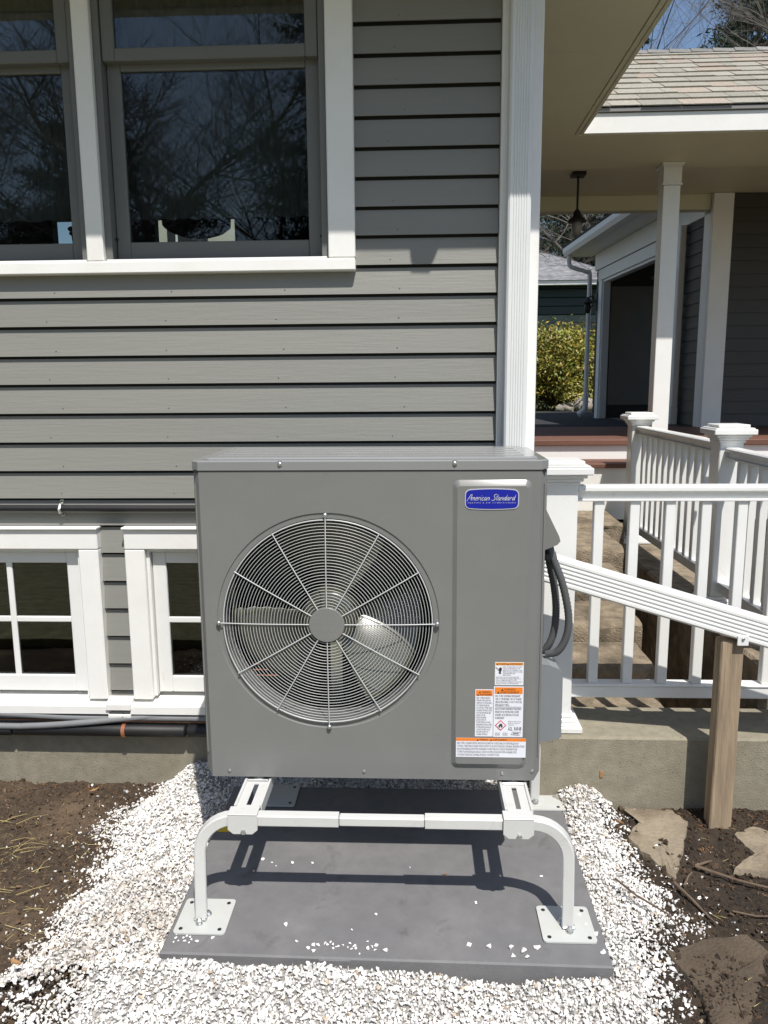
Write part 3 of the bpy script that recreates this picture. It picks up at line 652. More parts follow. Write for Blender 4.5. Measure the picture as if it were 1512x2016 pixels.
def script_line(body, x0, x1, z0, size, y, name, m, parent, wd=.085, shear=.32):
    tot = sum(GL[ch][0]+.03 for ch in body); sx = (x1-x0)/(tot*size); M_ = MB(); pen = 0; k = 0
    for ch in body:
        for st in GL[ch][1]:
            P = [np.array(((pen+a)*sx*size + b*shear*size, b*size)) for a, b in st]; L = []; Rr = []
            for i, p in enumerate(P):
                t = (P[min(i+1, len(P)-1)]-P[max(i-1, 0)]); t = t/np.linalg.norm(t); nn = np.array((-t[1], t[0]))*wd*size*.5*(1.15 if i not in (0, len(P)-1) else .7)
                L.append(p+nn); Rr.append(p-nn)
            yy = y-.00006*(k % 7); k += 1; q = len(P)
            M_.add([(x0+p[0], yy, z0+p[1]) for p in L] + [(x0+p[0], yy, z0+p[1]) for p in Rr], [(i, i+1, q+i+1, q+i) for i in range(q-1)])
        pen += GL[ch][0]+.03
    return M_.build(name, m, parent, fix=False)
script_line('American Standard', .1300, .2540, 1.1475, .0165, SPY-.0024, 'lettering', 'silver', badge)
text_mesh('HEATING & AIR CONDITIONING', .004, .1320, 1.1430, SPY-.0024, 'lettering', 'silver', badge, fit=(.124, .0034), spacing=1.5)
# warning stickers
def sticker(x0, x1, z0, z1, head, hcol, border=.0012):
    s = MB().box(x0, x1, SPY-.0005, SPY, z0, z1).build('warning_sticker', 'paper', hp)
    b = border; h = MB().box(x0+b, x1-b, SPY-.0008, SPY-.0005, z1-b-head, z1-b).build('sticker_header', hcol, s)
    return s
TY = SPY-.0011
def tri(s, x, z, w):
    MB().prism([(x, z), (x+w, z), (x+w/2, z+w*.9)], TY, TY-.0002, 'y').build('hazard_triangle', 'ink', s)
# electric shock sticker
s1 = sticker(.210, .287, .641, .706, .0075, 'amber'); s1['label'] = 'small electric shock warning sticker with hand symbol'
tri(s1, .214, .6990, .0045); tri(s1, .2425, .6990, .0045)
text_mesh('WARNING', .004, .2200, .7032, TY, 'sticker_text', 'ink', s1, fit=(.0210, .0040)); text_mesh('AVERTISSEMENT', .004, .2485, .7032, TY, 'sticker_text', 'ink', s1, fit=(.034, .0040))
text_mesh('RISK OF ELECTRIC SHOCK.\nCAN CAUSE INJURY OR\nDEATH: DISCONNECT ALL\nREMOTE ELECTRIC POWER\nSUPPLIES BEFORE\nSERVICING.', .004, .231, .6945, TY, 'sticker_text', 'ink_grey', s1, fit=(.053, .0265))
text_mesh('RISQUE DE CHOCS ELECTRIQUES:\nPEUT CAUSER DES BLESSURES ET LA\nMORT. DEBRANCHER TOUTES\nLES SOURCES D\'ALIMENTATION ELEC-\nTRIQUE AVANT LE DEPANNAGE.', .004, .213, .6655, TY, 'sticker_text', 'ink_grey', s1, fit=(.071, .0215))
hd = MB(); hd.tube([(.2120, TY, .6925), (.2150, TY, .6870), (.2165, TY, .6895), (.2190, TY, .6830)], .0007, 4)
hd.prism([(.2195, .6825), (.2205, .6880), (.2225, .6905), (.2265, .6915), (.2285, .6880), (.2275, .6820), (.2265, .6800), (.2255, .6770), (.2270, .6735), (.2215, .6735), (.2200, .6775), (.2225, .6800)], TY+.0002, TY-.0002, 'y')
hd.build('hand_symbol', 'ink', s1)
# flammable refrigerant sticker
s2 = sticker(.208, .288, .491, .637, .0185, 'orange', .0025); s2['label'] = 'tall flammable refrigerant sticker with red diamond symbol'
tri(s2, .2275, .6252, .0065); tri(s2, .2170, .6168, .0065)
text_mesh('WARNING', .006, .2360, .6318, TY, 'sticker_text', 'ink', s2, fit=(.030, .0062)); text_mesh('AVERTISSEMENT', .006, .2250, .6234, TY, 'sticker_text', 'ink', s2, fit=(.051, .0062))
text_mesh('RISK OF FIRE. FLAMMABLE REFRIGERANT\nUSED. TO BE REPAIRED ONLY BY TRAINED\nSERVICE PERSONNEL. DO NOT PUNCTURE\nREFRIGERANT TUBING.', .005, .2125, .6130, TY, 'sticker_text', 'ink_grey', s2, fit=(.071, .032))
text_mesh('RISQUE D\'INCENDIE. REFRIGERANT INFLAMMABLE.\nREPARATION PAR UNE PERSONNE QUALIFIEE\nSEULEMENT. NE PAS PERFORER LA TUBULURE\nDE REFRIGERANT.', .005, .2125, .5765, TY, 'sticker_text', 'ink_grey', s2, fit=(.071, .033))
MB().box(.2125, .2835, TY-.0001, TY+.0003, .5783, .5788).build('rule', 'ink_grey', s2)
text_mesh('Refrigerant Safety Group\ngroupe de securite du\nrefrigerant', .004, .248, .5385, TY, 'sticker_text', 'ink_grey', s2, fit=(.0355, .0145))
text_mesh('A2L  R454B', .006, .248, .5210, TY, 'sticker_text', 'ink', s2, fit=(.0365, .0105))
dc = (.2275, .5250)
def diamond(r): return [(dc[0]-r, dc[1]), (dc[0], dc[1]+r), (dc[0]+r, dc[1]), (dc[0], dc[1]-r)]
MB().prism(diamond(.0152), TY, TY-.0002, 'y').build('red_diamond', 'red', s2); MB().prism(diamond(.0122), TY-.0003, TY-.0005, 'y').build('diamond_face', 'paper', s2)
MB().prism([(.2225, .5195), (.2215, .5235), (.2240, .5270), (.2262, .5320), (.2275, .5285), (.2300, .5310), (.2325, .5260), (.2335, .5225), (.2320, .5190), (.2290, .5185), (.2295, .5215), (.2278, .5240), (.2262, .5210), (.2268, .5185)], TY-.0006, TY-.0008, 'y').build('flame_symbol', 'ink', s2)
for xx in (.2130, .2340):
    bk = MB(); bk.box(xx, xx+.0062, TY-.0002, TY, .4965, .5045); bk.box(xx+.0070, xx+.0132, TY-.0002, TY, .4965, .5045); bk.build('manual_symbol', 'silver', s2)
MB().tube([(.2565, TY, .4985), (.2610, TY, .5060), (.2830, TY, .5060), (.2790, TY, .4965), (.2565, TY, .4985)], .0004, 4).build('maker_mark', 'ink', s2)
MB().box(.2620, .2775, TY-.0002, TY+.0002, .5005, .5028).build('maker_mark', 'ink_grey', s2)
# narrow sticker
s3 = sticker(.158, .2065, .492, .628, .0165, 'orange', .0018); s3['label'] = 'narrow warning sticker left of the red diamond sticker'
tri(s3, .1675, .6178, .0055); tri(s3, .1625, .6104, .0055)
text_mesh('WARNING', .006, .1750, .6235, TY, 'sticker_text', 'ink', s3, fit=(.024, .0055)); text_mesh('AVERTISSEMENT', .006, .1695, .6158, TY, 'sticker_text', 'ink', s3, fit=(.034, .0055))
text_mesh('RISK OF FIRE AUXILIARY\nDEVICES WHICH MAY BE\nIGNITION SOURCES SHALL\nNOT BE INSTALLED IN\nDUCTWORK OTHER THAN\nAUXILIARY DEVICES LISTED\nFOR THE APPLIANCE. SEE\nINSTRUCTIONS.', .005, .1615, .6065, TY, 'sticker_text', 'ink_grey', s3, fit=(.0425, .055))
text_mesh('RISQUE D\'INCENDIE\nLES DISPOSITIFS QUI\nPEUVENT ETRE DES SOURCES\nD\'INFLAMMATION NE DOIVENT\nPAS ETRE INSTALLES DANS LES\nCONDUITS AUTRES QUE LES\nDISPOSITIFS LISTES POUR\nL\'APPAREIL SPECIFIQUE.', .005, .1615, .5500, TY, 'sticker_text', 'ink_grey', s3, fit=(.0425, .0545))
# wide sticker
s4 = sticker(.1065, .3005-.003, .4310, .4870, .0085, 'orange', 0); s4['label'] = 'wide warning sticker across the foot of the service panel'
tri(s4, .163, .4797, .0055); tri(s4, .200, .4797, .0055)
text_mesh('WARNING', .006, .1705, .4852, TY, 'sticker_text', 'ink', s4, fit=(.023, .0050)); text_mesh('AVERTISSEMENT', .006, .2070, .4852, TY, 'sticker_text', 'ink', s4, fit=(.040, .0050))
text_mesh('RISK OF FIRE - AUXILIARY DEVICES WHICH MAY BE IGNITION SOURCES SHALL NOT BE INSTALLED IN DU\nCTWORK, OTHER THAN AUXILIARY DEVICES LISTED FOR USE WITH THE SPECIFIC APPLIANCE. SEE INSTRUCTIONS.\nRISQUE D\'INCENDIE-LES DISPOSITIFS AUXILIAIRES POUVANT ETRE DES SOURCES D\'INFLAMMATION NE\nDOIVENT PAS ETRE INSTALLES DANS LES CONDUITS AUTRES QUE LES DISPOSITIFS AUXILIAIRES LISTES\nPOUR ETRE UTILISES AVEC L\'APPAREIL SPECIFIQUE. VOIR INSTRUCTIONS.', .005, .1100, .4755, TY, 'sticker_text', 'ink_grey', s4, fit=(.184, .0415))
# covers on the right hand side
MB().prism([(UX1+.0005, 1.118), (UX1+.010, 1.108), (.386, 1.036), (.390, 1.022), (.382, 1.012), (UX1+.0005, .994)], 2.07, 2.26, 'y').build('electrical_cover', 'unit_paint', hp)
MB().prism([(UX1+.0005, .668), (.372, .664), (.400, .652), (.410, .636), (.411, .450), (.404, .444), (UX1+.0005, .430)], 2.08, 2.26, 'y').build('valve_cover', 'valve_grey', hp)
# flexible conduit
def spline(P, n=10):
    P = [np.array(p, dtype=float) for p in P]; P = [2*P[0]-P[1]] + P + [2*P[-1]-P[-2]]; out = []
    for i in range(1, len(P)-2):
        for k in range(n):
            t = k/n; a, b, c_, d = P[i-1:i+3]
            out.append(tuple(.5*((2*b)+(-a+c_)*t+(2*a-5*b+4*c_-d)*t*t+(-a+3*b-3*c_+d)*t**3)))
    out.append(tuple(P[-2])); return out
def corrugated(P, r, amp):
    pts = []; rs = []
    for i, p in enumerate(P): pts.append(p); rs.append(r+amp*(1 if i % 2 else -1))
    return pts, rs
wc = thing('flexible_conduit', 'grey flexible electrical conduit looping down the right side of the heat pump', 'conduit', (.39, 2.12, .68))
L1 = spline([(.368, 2.13, .995), (.384, 2.125, .955), (.410, 2.12, .885), (.4285, 2.12, .795), (.424, 2.12, .735), (.402, 2.125, .69), (.372, 2.14, .675)], 16)
L2 = spline([(.366, 2.15, .99), (.378, 2.16, .94), (.394, 2.165, .87), (.402, 2.17, .80), (.398, 2.17, .735), (.382, 2.17, .69), (.362, 2.18, .668)], 16)
for L in (L1, L2):
    pts, rs = corrugated(L, .0108, .0006); MB().tube(pts, rs, 10).build('hose', 'whip', wc, smooth=70)
MB().tube([(.362, 2.138, 1.012), (.372, 2.134, .972)], .0165, 10).build('connector', 'rubber', wc, smooth=40)
MB().tube([(.3715, 2.134, .975), (.376, 2.132, .958)], .0185, 8).build('locknut', 'whip', wc)

# ------------------------------------------------------------------ stand, pad
st = thing('equipment_stand', 'white powder coated tube stand carrying the heat pump', 'stand', (-.09, 2.1, .05))
RX = (-.449, .266); ZR = .345; YB0, YB1 = 1.845, 2.425
for i, rx in enumerate(RX):
    w = .037
    rl = MB()                                            # channel with a slot and folded edges
    def strip(xa, xb, ya, yb): rl.box(xa, xb, ya, yb, ZR-.003, ZR)
    sl = (1.875, 1.985); sw = .0065
    strip(rx-w+.008, rx-sw, YB0-.014, YB1+.014); strip(rx+sw, rx+w-.008, YB0-.014, YB1+.014)
    strip(rx-sw, rx+sw, YB0-.014, sl[0]); strip(rx-sw, rx+sw, sl[1], YB1+.014)
    for s_ in (-1, 1):
        xa = rx+s_*(w-.008); xb = rx+s_*w
        rl.prism([(xa, ZR-.003), (xa, ZR), (xa+s_*.002, ZR+.005), (xb, ZR+.005), (xb, ZR-.028), (xb-s_*.003, ZR-.028), (xb-s_*.003, ZR-.001)], YB0+.02, YB1-.02, 'y')
    rl.build('rail', 'powder_white', st)
    for yy, s_ in ((YB0-.019, -1), (YB1+.019, 1)):       # saddle plates over the cross bars
        cxp = rx - (.006 if s_ < 0 else 0); w2 = .039; z0, z1 = ZR-.052, ZR-.0005
        P = [(cxp-w2, z1), (cxp+w2, z1), (cxp+w2, z0+.012), (cxp+w2-.014, z0), (cxp-w2+.014, z0), (cxp-w2, z0+.012)]
        MB().prism(P, yy, yy+.004*s_, 'y').build('saddle_plate', 'powder_white', st)
        MB().box(cxp-w2, cxp+w2, min(yy+.0043*s_, yy-.036*s_), max(yy+.0043*s_, yy-.036*s_), ZR+.0003, ZR+.0033, .001).build('saddle_top', 'powder_white', st)
        MB().lathe([(.0072, 0), (.0072, s_*.004), (.004, s_*.0055)], (cxp+.002, yy+.004*s_, z0+.007), 'y', 6).build('bolt', 'steel', st)
    for yy in (2.018, 2.33):                             # clamps under the unit feet
        MB().box(rx-.030, rx+.030, yy-.022, yy+.02, ZR+.0005, ZR+.006, .0015).build('clamp', 'steel', st)
        MB().lathe([(.016, 0), (.016, .002), (.009, .002), (.009, .0075), (.006, .009)], (rx, yy-.004, ZR+.006), 'z', 12).build('bolt', 'steel', st)
FX = (-.572, .390)
for yb, yl in ((YB0, 1.812), (YB1, 2.425)):
    zc = ZR-.020
    # telescoping cross bar
    MB().box(-.204, .019, yb-.0125, yb+.0125, zc-.0125, zc+.0125, .003).build('inner_bar', 'powder_white', st)
    FX = (-.572, .390) if yl < 2 else (-.545, .395)
    for s_, xa, xb, fx in ((-1, -.205, -.475 if yl < 2 else -.44, FX[0]), (1, .020, .300, FX[1])):
        rad = .085; P = [(xa, yb, zc), (fx-s_*rad, yb, zc)] if False else [(xa, yb, zc), (xb, yb, zc)]
        cx_, cz_ = fx-s_*rad, zc-rad
        if abs(cx_-xb) > .004: P.append((cx_, yb, zc))
        for k in range(1, 9):
            a = math.pi/2*k/8; f_ = k/8; P.append((cx_+s_*rad*math.sin(a), yb+(yl-yb)*f_*.5, cz_+rad*math.cos(a)))
        P.append((fx, yl, .062))
        MB().tube(P, .0152, square=True, up=(0, 0, 1)).build('leg', 'powder_white', st, smooth=22)
    for fx in FX:
        s_ = -1 if fx < 0 else 1; cx_ = fx + ((.008 if yl < 2 else .065) if s_ < 0 else (-.003 if yl < 2 else .022)); h = .068; yc = yl+.008
        pl = MB(); A = rrect(cx_-h, cx_+h, yc-h, yc+h, .010, 3); pl.prism(A, .0515, .0560, 'z'); fp = pl.build('foot_plate', 'plate_white', st)
        for a in (-1, 1):
            for b in (-1, 1):
                MB().lathe([(.0055, 0), (.0055, .0006)], (cx_+a*(h-.017), yc+b*(h-.017), .0561), 'z', 10).build('bolt_hole', 'dark_inside', fp)
        MB().lathe([(.010, 0), (.010, .004), (.0075, .004), (.0075, .013), (.004, .016)], (fx+.001, yl-.024, .056), 'z', 8).build('bolt', 'steel', fp)
        MB().lathe([(.009, 0), (.009, .004), (.006, .008), (.004, .012)], (fx-s_*.016, yl+.012, .056), 'z', 8).build('bolt', 'steel', fp)
        if yl < 2: MB().box(fx-.0165, fx+.0165, yl-.017, yl+.017, .0565, .064, .002).build('leg_shoe', 'steel', fp)
pad = thing('equipment_pad', 'dark grey composite pad under the white stand', 'pad', (-.08, 2.1, -.03))
pm = MB(); x0, x1, y0, y1 = PAD; z0, z1 = -.03, .050; b_ = .004
pm.prism([(x0, y0), (x1, y0-.012), (x1+.006, y1), (x0-.002, y1)], z0, z1-b_, 'z')
pm.v = pm.v[:4] + pm.v[4:]; 
vs = [(x0+b_, y0+b_, z1), (x1-b_, y0-.012+b_, z1), (x1+.006-b_, y1-b_, z1), (x0-.002+b_, y1-b_, z1)]
base = pm.v[4:8]; pm.f = [f for f in pm.f if set(f) != {4, 5, 6, 7}]; pm.add(vs, [(0, 1, 2, 3)]); pm.f += [(4+i, 4+(i+1) % 4, 8+(i+1) % 4, 8+i) for i in range(4)]
pm.build('slab', 'pad', pad)
MB().box(-.245, -.165, y0-.0075, y0+.003, -.02, .0455, .001).build('edge_tab', 'pad', pad)
MB().box(-.636, -.596, 2.215, 2.262, .0502, .0508).build('yellow_sticker', 'yellow', pad)

# ------------------------------------------------------------------ pipes on the wall
yp = YW-.026
lp = thing('black_pipe', 'thin black insulated pipe running level along the clapboards', 'pipe', (-1.4, yp, 1.0))
MB().tube([(-3.5, yp, 1.013), (-1.9, yp, 1.016), (-.9, yp, 1.013), (.1, yp, 1.015)], .0125, 10).build('pipe', 'rubber', lp, smooth=60)
clm = thing('pipe_clamp', 'galvanised strap clamp holding the thin black pipe', 'clamp', (-1.283, yp, .99))
cl = MB(); cl.box(-1.289, -1.277, YW-.0125, YW-.010, 1.028, 1.044); cl.box(-1.289, -1.277, YW-.0125, YW-.010, .984, 1.001)
cl.build('strap_end', 'steel', clm)
MB().tube([(-1.283, yp+.012+.0, 1.031), (-1.283, yp-.006, 1.028), (-1.283, yp-.0145, 1.015), (-1.283, yp-.006, 1.0), (-1.283, yp+.012, .998)], .0055, 6).build('strap_loop', 'steel', clm)
for zz in (1.037, .992): MB().lathe([(.0035, 0), (.0035, -.003)], (-1.283, YW-.0125, zz), 'y', 8).build('screw', 'iron', clm)
yc = YW-.043
c1 = tag(MB().tube(spline([(-3.4, yc, .215), (-1.9, yc, .240), (-1.52, yc-.004, .235), (-1.28, yc, .2235), (-1.0, yc, .224), (-.5, yc, .224), (.2, yc, .22)], 8), .0120, 10).build('electrical_conduit', 'conduit', smooth=60), 'upper grey conduit dipping slightly below the basement sills', 'conduit')
c2 = tag(MB().tube(spline([(-3.4, yc-.02, .20), (-1.7, yc-.02, .195), (-1.45, yc-.022, .197), (-1.25, yc-.018, .210), (-1.05, yc-.004, .226), (-.9, yc+.004, .228), (-.5, yc+.005, .2), (.2, yc, .19)], 8), .0118, 10).build('electrical_conduit', 'conduit', smooth=60), 'lower grey conduit curving up to cross the other conduit', 'conduit')
c3 = tag(MB().tube([(-3.4, yc+.012, .206), (-1.4, yc+.008, .2075), (-1.0, yc+.006, .206), (-.8, yc+.008, .204), (.1, yc+.01, .2)], .0028, 6).build('copper_wire', 'copper'), 'bare copper line peeking between conduits and black insulation', 'wire')
ls = thing('line_set', 'fat black foam insulated line set below the grey conduits', 'pipe', (-1.4, yc, .15))
for a, b in ((-3.4, -1.52), (-1.517, -.862), (-.857, .15)):
    P = [(a, yc-.003, .177), (a+.006, yc-.003, .177), (b-.006, yc-.004, .176), (b, yc-.004, .176)]
    MB().tube(P, [.018, .0235, .0235, .018], 14).build('insulation', 'rubber', ls, smooth=50)
tie = thing('copper_tie', 'copper coloured tie wrapped round the black line set', 'tie', (-1.095, yc, .16))
for q in range(4): MB().tube([(-1.100+q*.0035, yc-.0035+.0255*math.cos(a), .1765+.0255*math.sin(a)) for a in [2*math.pi*k/20 for k in range(20)]], .0019, 5, closed=True).build('wrap', 'copper', tie, smooth=60)
bt = tag(MB().tube([(-1.094, yc-.006, .244), (-1.096, yc-.014, .232), (-1.090, yc-.014, .216)], .0025, 6).build('cable_tie', 'rubber'), 'black cable tie on the grey conduit above the copper tie', 'tie')

# ------------------------------------------------------------------ retaining walls, steps
rw = thing('retaining_wall', 'low weathered concrete wall carrying the two white railings', 'wall', (1.2, 2.6, -.4))
MB().prism([(2.455, -.5), (2.455, .262), (2.463, .270), (2.70, .270), (2.70, -.5)], .407, 3.2, 'x').build('front_kerb', 'concrete', rw)
MB().prism([(1.24, -.6), (1.24, .425), (1.252, .437), (1.52, .437), (1.52, -.6)], 2.703, 5.06, 'y').build('side_wall', 'concrete_old', rw)
MB().box(.618, .630, 2.4515, 2.4549, .125, .150, .001).build('form_tie', 'leaf_dry', rw)
stp = thing('concrete_steps', 'worn concrete steps leading up to the porch between the railings', 'steps', (.75, 3.6, -.5))
for (ya, yb, zt, xe) in ((4.59, 5.06, .61, 1.238), (4.05, 4.588, .58, 1.10), (3.62, 4.048, .498, 1.02), (3.28, 3.618, .41, .985), (2.98, 3.278, .32, .955), (2.703, 2.978, .23, .94)):
    P = [(yb, -.55), (yb, zt), (yb-.05, zt+.002), ((ya+yb)/2, zt-.004), (ya+.06, zt-.002), (ya+.018, zt-.004), (ya+.004, zt-.014), (ya, zt-.03), (ya+.003, zt-.07), (ya, -.55)]; V = []; F = []; nx = 14; n = len(P)
    for i in range(nx+1):
        xx = .408+(xe-.408)*i/nx
        V += [(xx, py+(R.gauss(0, .0045) if 3 < k < 9 else 0), pz+(R.gauss(0, .003) if 1 < k < 9 else 0)) for k, (py, pz) in enumerate(P)]
    F = [(i*n+k, i*n+k+1, (i+1)*n+k+1, (i+1)*n+k) for i in range(nx) for k in range(n-1)] + [tuple(range(n)), tuple(range(nx*n, nx*n+n))]
    MB().add(V, F).build('step', 'concrete_old', stp, smooth=40)

# ------------------------------------------------------------------ railings
def newel(parent, x, y, z0, ztop, w=.0525):
    n = link('newel', None, parent, (x, y, z0))
    MB().box(x-w, x+w, y-w, y+w, z0+.001, ztop-.05, .004).build('post', 'vinyl', n)
    b = MB(); k = w+.034
    for (a, h0, h1) in ((k, 0, .022), (k-.004, .022, .030), (w+.016, .030, .044), (w+.004, .044, .058)): b.box(x-a, x+a, y-a, y+a, z0+h0+.0005, z0+h1, .003)
    b.build('base_trim', 'vinyl', n)
    c = MB(); zz = ztop-.082
    for (a, h0, h1) in ((w+.006, 0, .012), (w+.014, .012, .024), (w+.024, .024, .036), (w+.040, .036, .060), (w+.032, .060, .066), (w+.016, .066, .080)):
        c.box(x-a, x+a, y-a, y+a, zz+h0+.0004, zz+h1, .003)
    c.build('cap', 'vinyl', n)
def rail_run(parent, A, B, zt, zb, nb, axis, bw=.016):
    """top rail, bottom rail, balusters between A and B along axis (x or y) at fixed other coordinate"""
    (a0, a1, o) = (A, B, parent['off'])
    def bx(m, a, b, lo, hi, z0, z1, c=.003):
        return m.box(a, b, o+lo, o+hi, z0, z1, c) if axis == 'x' else m.box(o+lo, o+hi, a, b, z0, z1, c)
    t = MB(); bx(t, a0, a1, -.030, .030, zt-.022, zt, .006); t.build('top_rail', 'vinyl', parent)
    t = MB(); bx(t, a0, a1, -.014, .014, zt-.0435, zt-.0225, .001); t.build('rail_channel', 'vinyl', parent)
    t = MB(); bx(t, a0, a1, -.024, .024, zt-.052, zt-.044, .002); t.build('rail_lip', 'vinyl', parent)
    t = MB(); bx(t, a0, a1, -.022, .022, zb, zb+.042, .004); t.build('bottom_rail', 'vinyl', parent)
    t = MB(); bx(t, a0, a1, -.026, .026, zb+.0425, zb+.050, .002); t.build('rail_lip', 'vinyl', parent)
    for k in range(nb[2]):
        p = nb[0] + k*nb[1]
        t = MB(); bx(t, p-bw, p+bw, -bw, bw, zb+.0505, zt-.0525, .002); t.build('baluster', 'vinyl', parent)
r1 = thing('railing', 'nearer white railing facing the camera behind the sloping downspout', 'railing', (.9, 2.56, .27)); r1['off'] = 2.56
newel(r1, .473, 2.56, .271, 1.200)
rail_run(r1, .527, 2.4, 1.112, .375, (.604, .1170, 15), 'x')
r2 = thing('railing', 'farther white railing running back along the steps to the porch', 'railing', (1.38, 4, .44)); r2['off'] = 1.385
newel(r2, 1.385, 3.50, .438, 1.262); newel(r2, 1.385, 4.90, .438, 1.262)
rail_run(r2, 3.554, 4.846, 1.178, .515, (3.64, .1005, 12), 'y'); rail_run(r2, 2.72, 3.446, 1.160, .500, (2.80, .105, 6), 'y')
del r1['off'], r2['off']

# ------------------------------------------------------------------ porch
po = thing('porch', 'open porch with shingled roof, white fascia and brown deck at the right', 'porch', (2, 6, 1))
YF = 4.757
MB().box(.9535, 5, YF, YF+.022, ZS+.004, 2.962, .002).build('fascia', 'trim', po)
MB().box(.60, 5, YF-.014, YF+.02, 2.9645, 2.986, .002).build('drip_edge', 'drip', po)
MB().box(.405, 5, YF+.0225, 5.50, ZS+.001, ZS+.02).build('soffit', 'soffit', po)
MB().box(.405, 5, 5.47, 5.50, ZS+.0215, 2.954).build('beam', 'soffit', po)
MB().box(.2, 5, 5.47, 6.84, 2.955, 2.975).build('ceiling', 'soffit', po)
MB().box(.405, 2.40, 6.72, 6.84, 2.835, 2.954, .003).build('beam', 'soffit', po)
SL = math.radians(30); EX = .152; NC = 11
def roofpt(x, s, h=0): return (x, YF-.018 + s*math.cos(SL) - h*math.sin(SL), 2.988 + s*math.sin(SL) + h*math.cos(SL))
LR = NC*EX+.03
rd = MB(); rd.add([roofpt(.2, .02, -.008), roofpt(5, .02, -.008), roofpt(5, LR, -.008), roofpt(.2, LR, -.008)], [(0, 1, 2, 3)])
top = roofpt(.2, LR, -.008); rd.add([top, (5, top[1], top[2]), (5, top[1]+.9, top[2]-.45), (.2, top[1]+.9, top[2]-.45)], [(0, 1, 2, 3)]); rd.build('roof_deck', 'roof_dark', po)
for cidx in range(NC):
    x = .62 + R.random()*.12
    while x < 3.5:
        w = R.choice([.075, .13, .17, .20, .23, .28]); g = .0015; th = R.choice([.004, .0075, .0075])
        if cidx == 0: th = .006
        s0 = cidx*EX - R.choice([0, 0, .006]); s1 = cidx*EX + EX + .02
        P = [roofpt(x+g, s0, .003), roofpt(x+w-g, s0, .003), roofpt(x+w-g, s1, -.004), roofpt(x+g, s1, -.004)]
        Q = [roofpt(x+g, s0, .003+th), roofpt(x+w-g, s0, .003+th), roofpt(x+w-g, s1, .0005), roofpt(x+g, s1, .0005)]
        MB().add(P+Q, [(3, 2, 1, 0), (4, 5, 6, 7), (0, 1, 5, 4), (1, 2, 6, 5), (2, 3, 7, 6), (3, 0, 4, 7)]).build('shingle', 'shingle_tan' if R.random() < .28 else 'shingle', po)
        x += w
x = .6; rt = roofpt(0, NC*EX, .01)
while x < 3.5:
    P = []
    for xx, lift in ((x, .016), (x+.26, .004)):
        for dy, dz in ((-.115, -.058), (-.05, -.012), (0, .006), (.05, -.012), (.115, -.058)): P.append((xx+dz*.3, rt[1]+.03+dy, rt[2]+dz+lift))
    MB().add(P, [(i, i+1, 6+i, 5+i) for i in range(4)]).build('ridge_cap', 'shingle_cap', po).modifiers.new('thickness', 'SOLIDIFY').thickness = .006
    x += .155
# column
col = link('column', None, po, (1.665, 5.5, 1.056))
MB().box(1.609, 1.719, 5.375, 5.485, 1.058, 2.71, .003).build('shaft', 'trim', col)
cm = MB()
for (a, z0, z1) in ((.066, 2.712, 2.722), (.059, 2.722, 2.826), (.064, 2.826, 2.834), (.072, 2.834, 2.8495)): cm.box(1.664-a, 1.664+a, 5.43-a, 5.43+a, z0+.0003, z1, .002)
cm.build('capital', 'trim', col)
# deck, skirt boards, step tread
for q in range(11):
    ya = 5.345+q*.142
    MB().box(.405, 5.0, ya, ya+.138, 1.018, 1.056, .004).build('deck_board', 'deck', po)
MB().box(.405, 5.0, 5.372, 5.392, .60, 1.0175, .002).build('skirt_board', 'trim', po)
MB().box(.405, 5.0, 5.045, 5.371, .893, .922, .004).build('step_tread', 'deck', po)
MB().box(.405, 5.0, 5.070, 5.092, .55, .8925, .002).build('riser_board', 'trim', po)
# hanging lantern
ln = thing('hanging_lantern', 'black pendant lantern hanging from the porch ceiling', 'lantern', (1.22, 5.95, 2.4))
lx, ly = 1.178, 6.0
MB().box(lx-.05, lx+.05, ly-.05, ly+.05, 2.928, 2.954, .004).build('canopy', 'iron', ln)
MB().tube([(lx, ly, 2.93), (lx, ly, 2.66)], .008, 6).build('chain', 'iron', ln)
MB().lathe([(.012, 2.70), (.026, 2.68), (.032, 2.655), (.072, 2.618), (.068, 2.61), (.03, 2.61)], (lx, ly, 0), 'z', 12).build('lamp_cap', 'iron', ln, smooth=40)
MB().lathe([(.03, 2.61), (.042, 2.585), (.038, 2.55), (.018, 2.525), (.001, 2.52)], (lx, ly, 0), 'z', 12).build('globe', 'frost', ln, smooth=60)

# ------------------------------------------------------------------ garage wing, turned a little against the house
gd = np.array((-.0575, 1.0))/math.hypot(.0575, 1); ge = np.array((gd[1], -gd[0])); GO = np.array((2.42, 6.68))
def gx(x, y, z): p = GO + ge*x + gd*y; return (p[0], p[1], z)
ga = thing('garage_wing', 'dark grey garage wing with white trim and open doorway beyond the porch', 'building', (3.4, 8.2, 1))
def G(): return MB(gx)
GZ = 1.0; OY0, OY1, OZ = 1.10, 3.02, 2.66
for k in range(18):
    z = 1.07 + k*.104
    pro = [(-.008, z), (.004, z+.116), (.013, z+.116), (.013, z)]
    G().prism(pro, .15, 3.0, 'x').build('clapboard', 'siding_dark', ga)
    segs = [(.15, OY0-.12), (OY1+.12, 3.30)] if z+.10 < OZ+.12 else [(.15, 3.30)]
    for a, b in segs:
        if b-a > .06:
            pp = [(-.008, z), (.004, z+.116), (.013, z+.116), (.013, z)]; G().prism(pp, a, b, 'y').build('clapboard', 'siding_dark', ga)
G().box(-.018, .148, -.018, .014, 1.058, 2.95, .003).build('corner_board', 'trim', ga); G().box(-.020, .012, .0145, .148, 1.058, 2.95, .003).build('corner_board', 'trim', ga)
G().box(-.020, .014, .016, 3.34, 2.80, 3.0, .003).build('frieze', 'trim', ga)
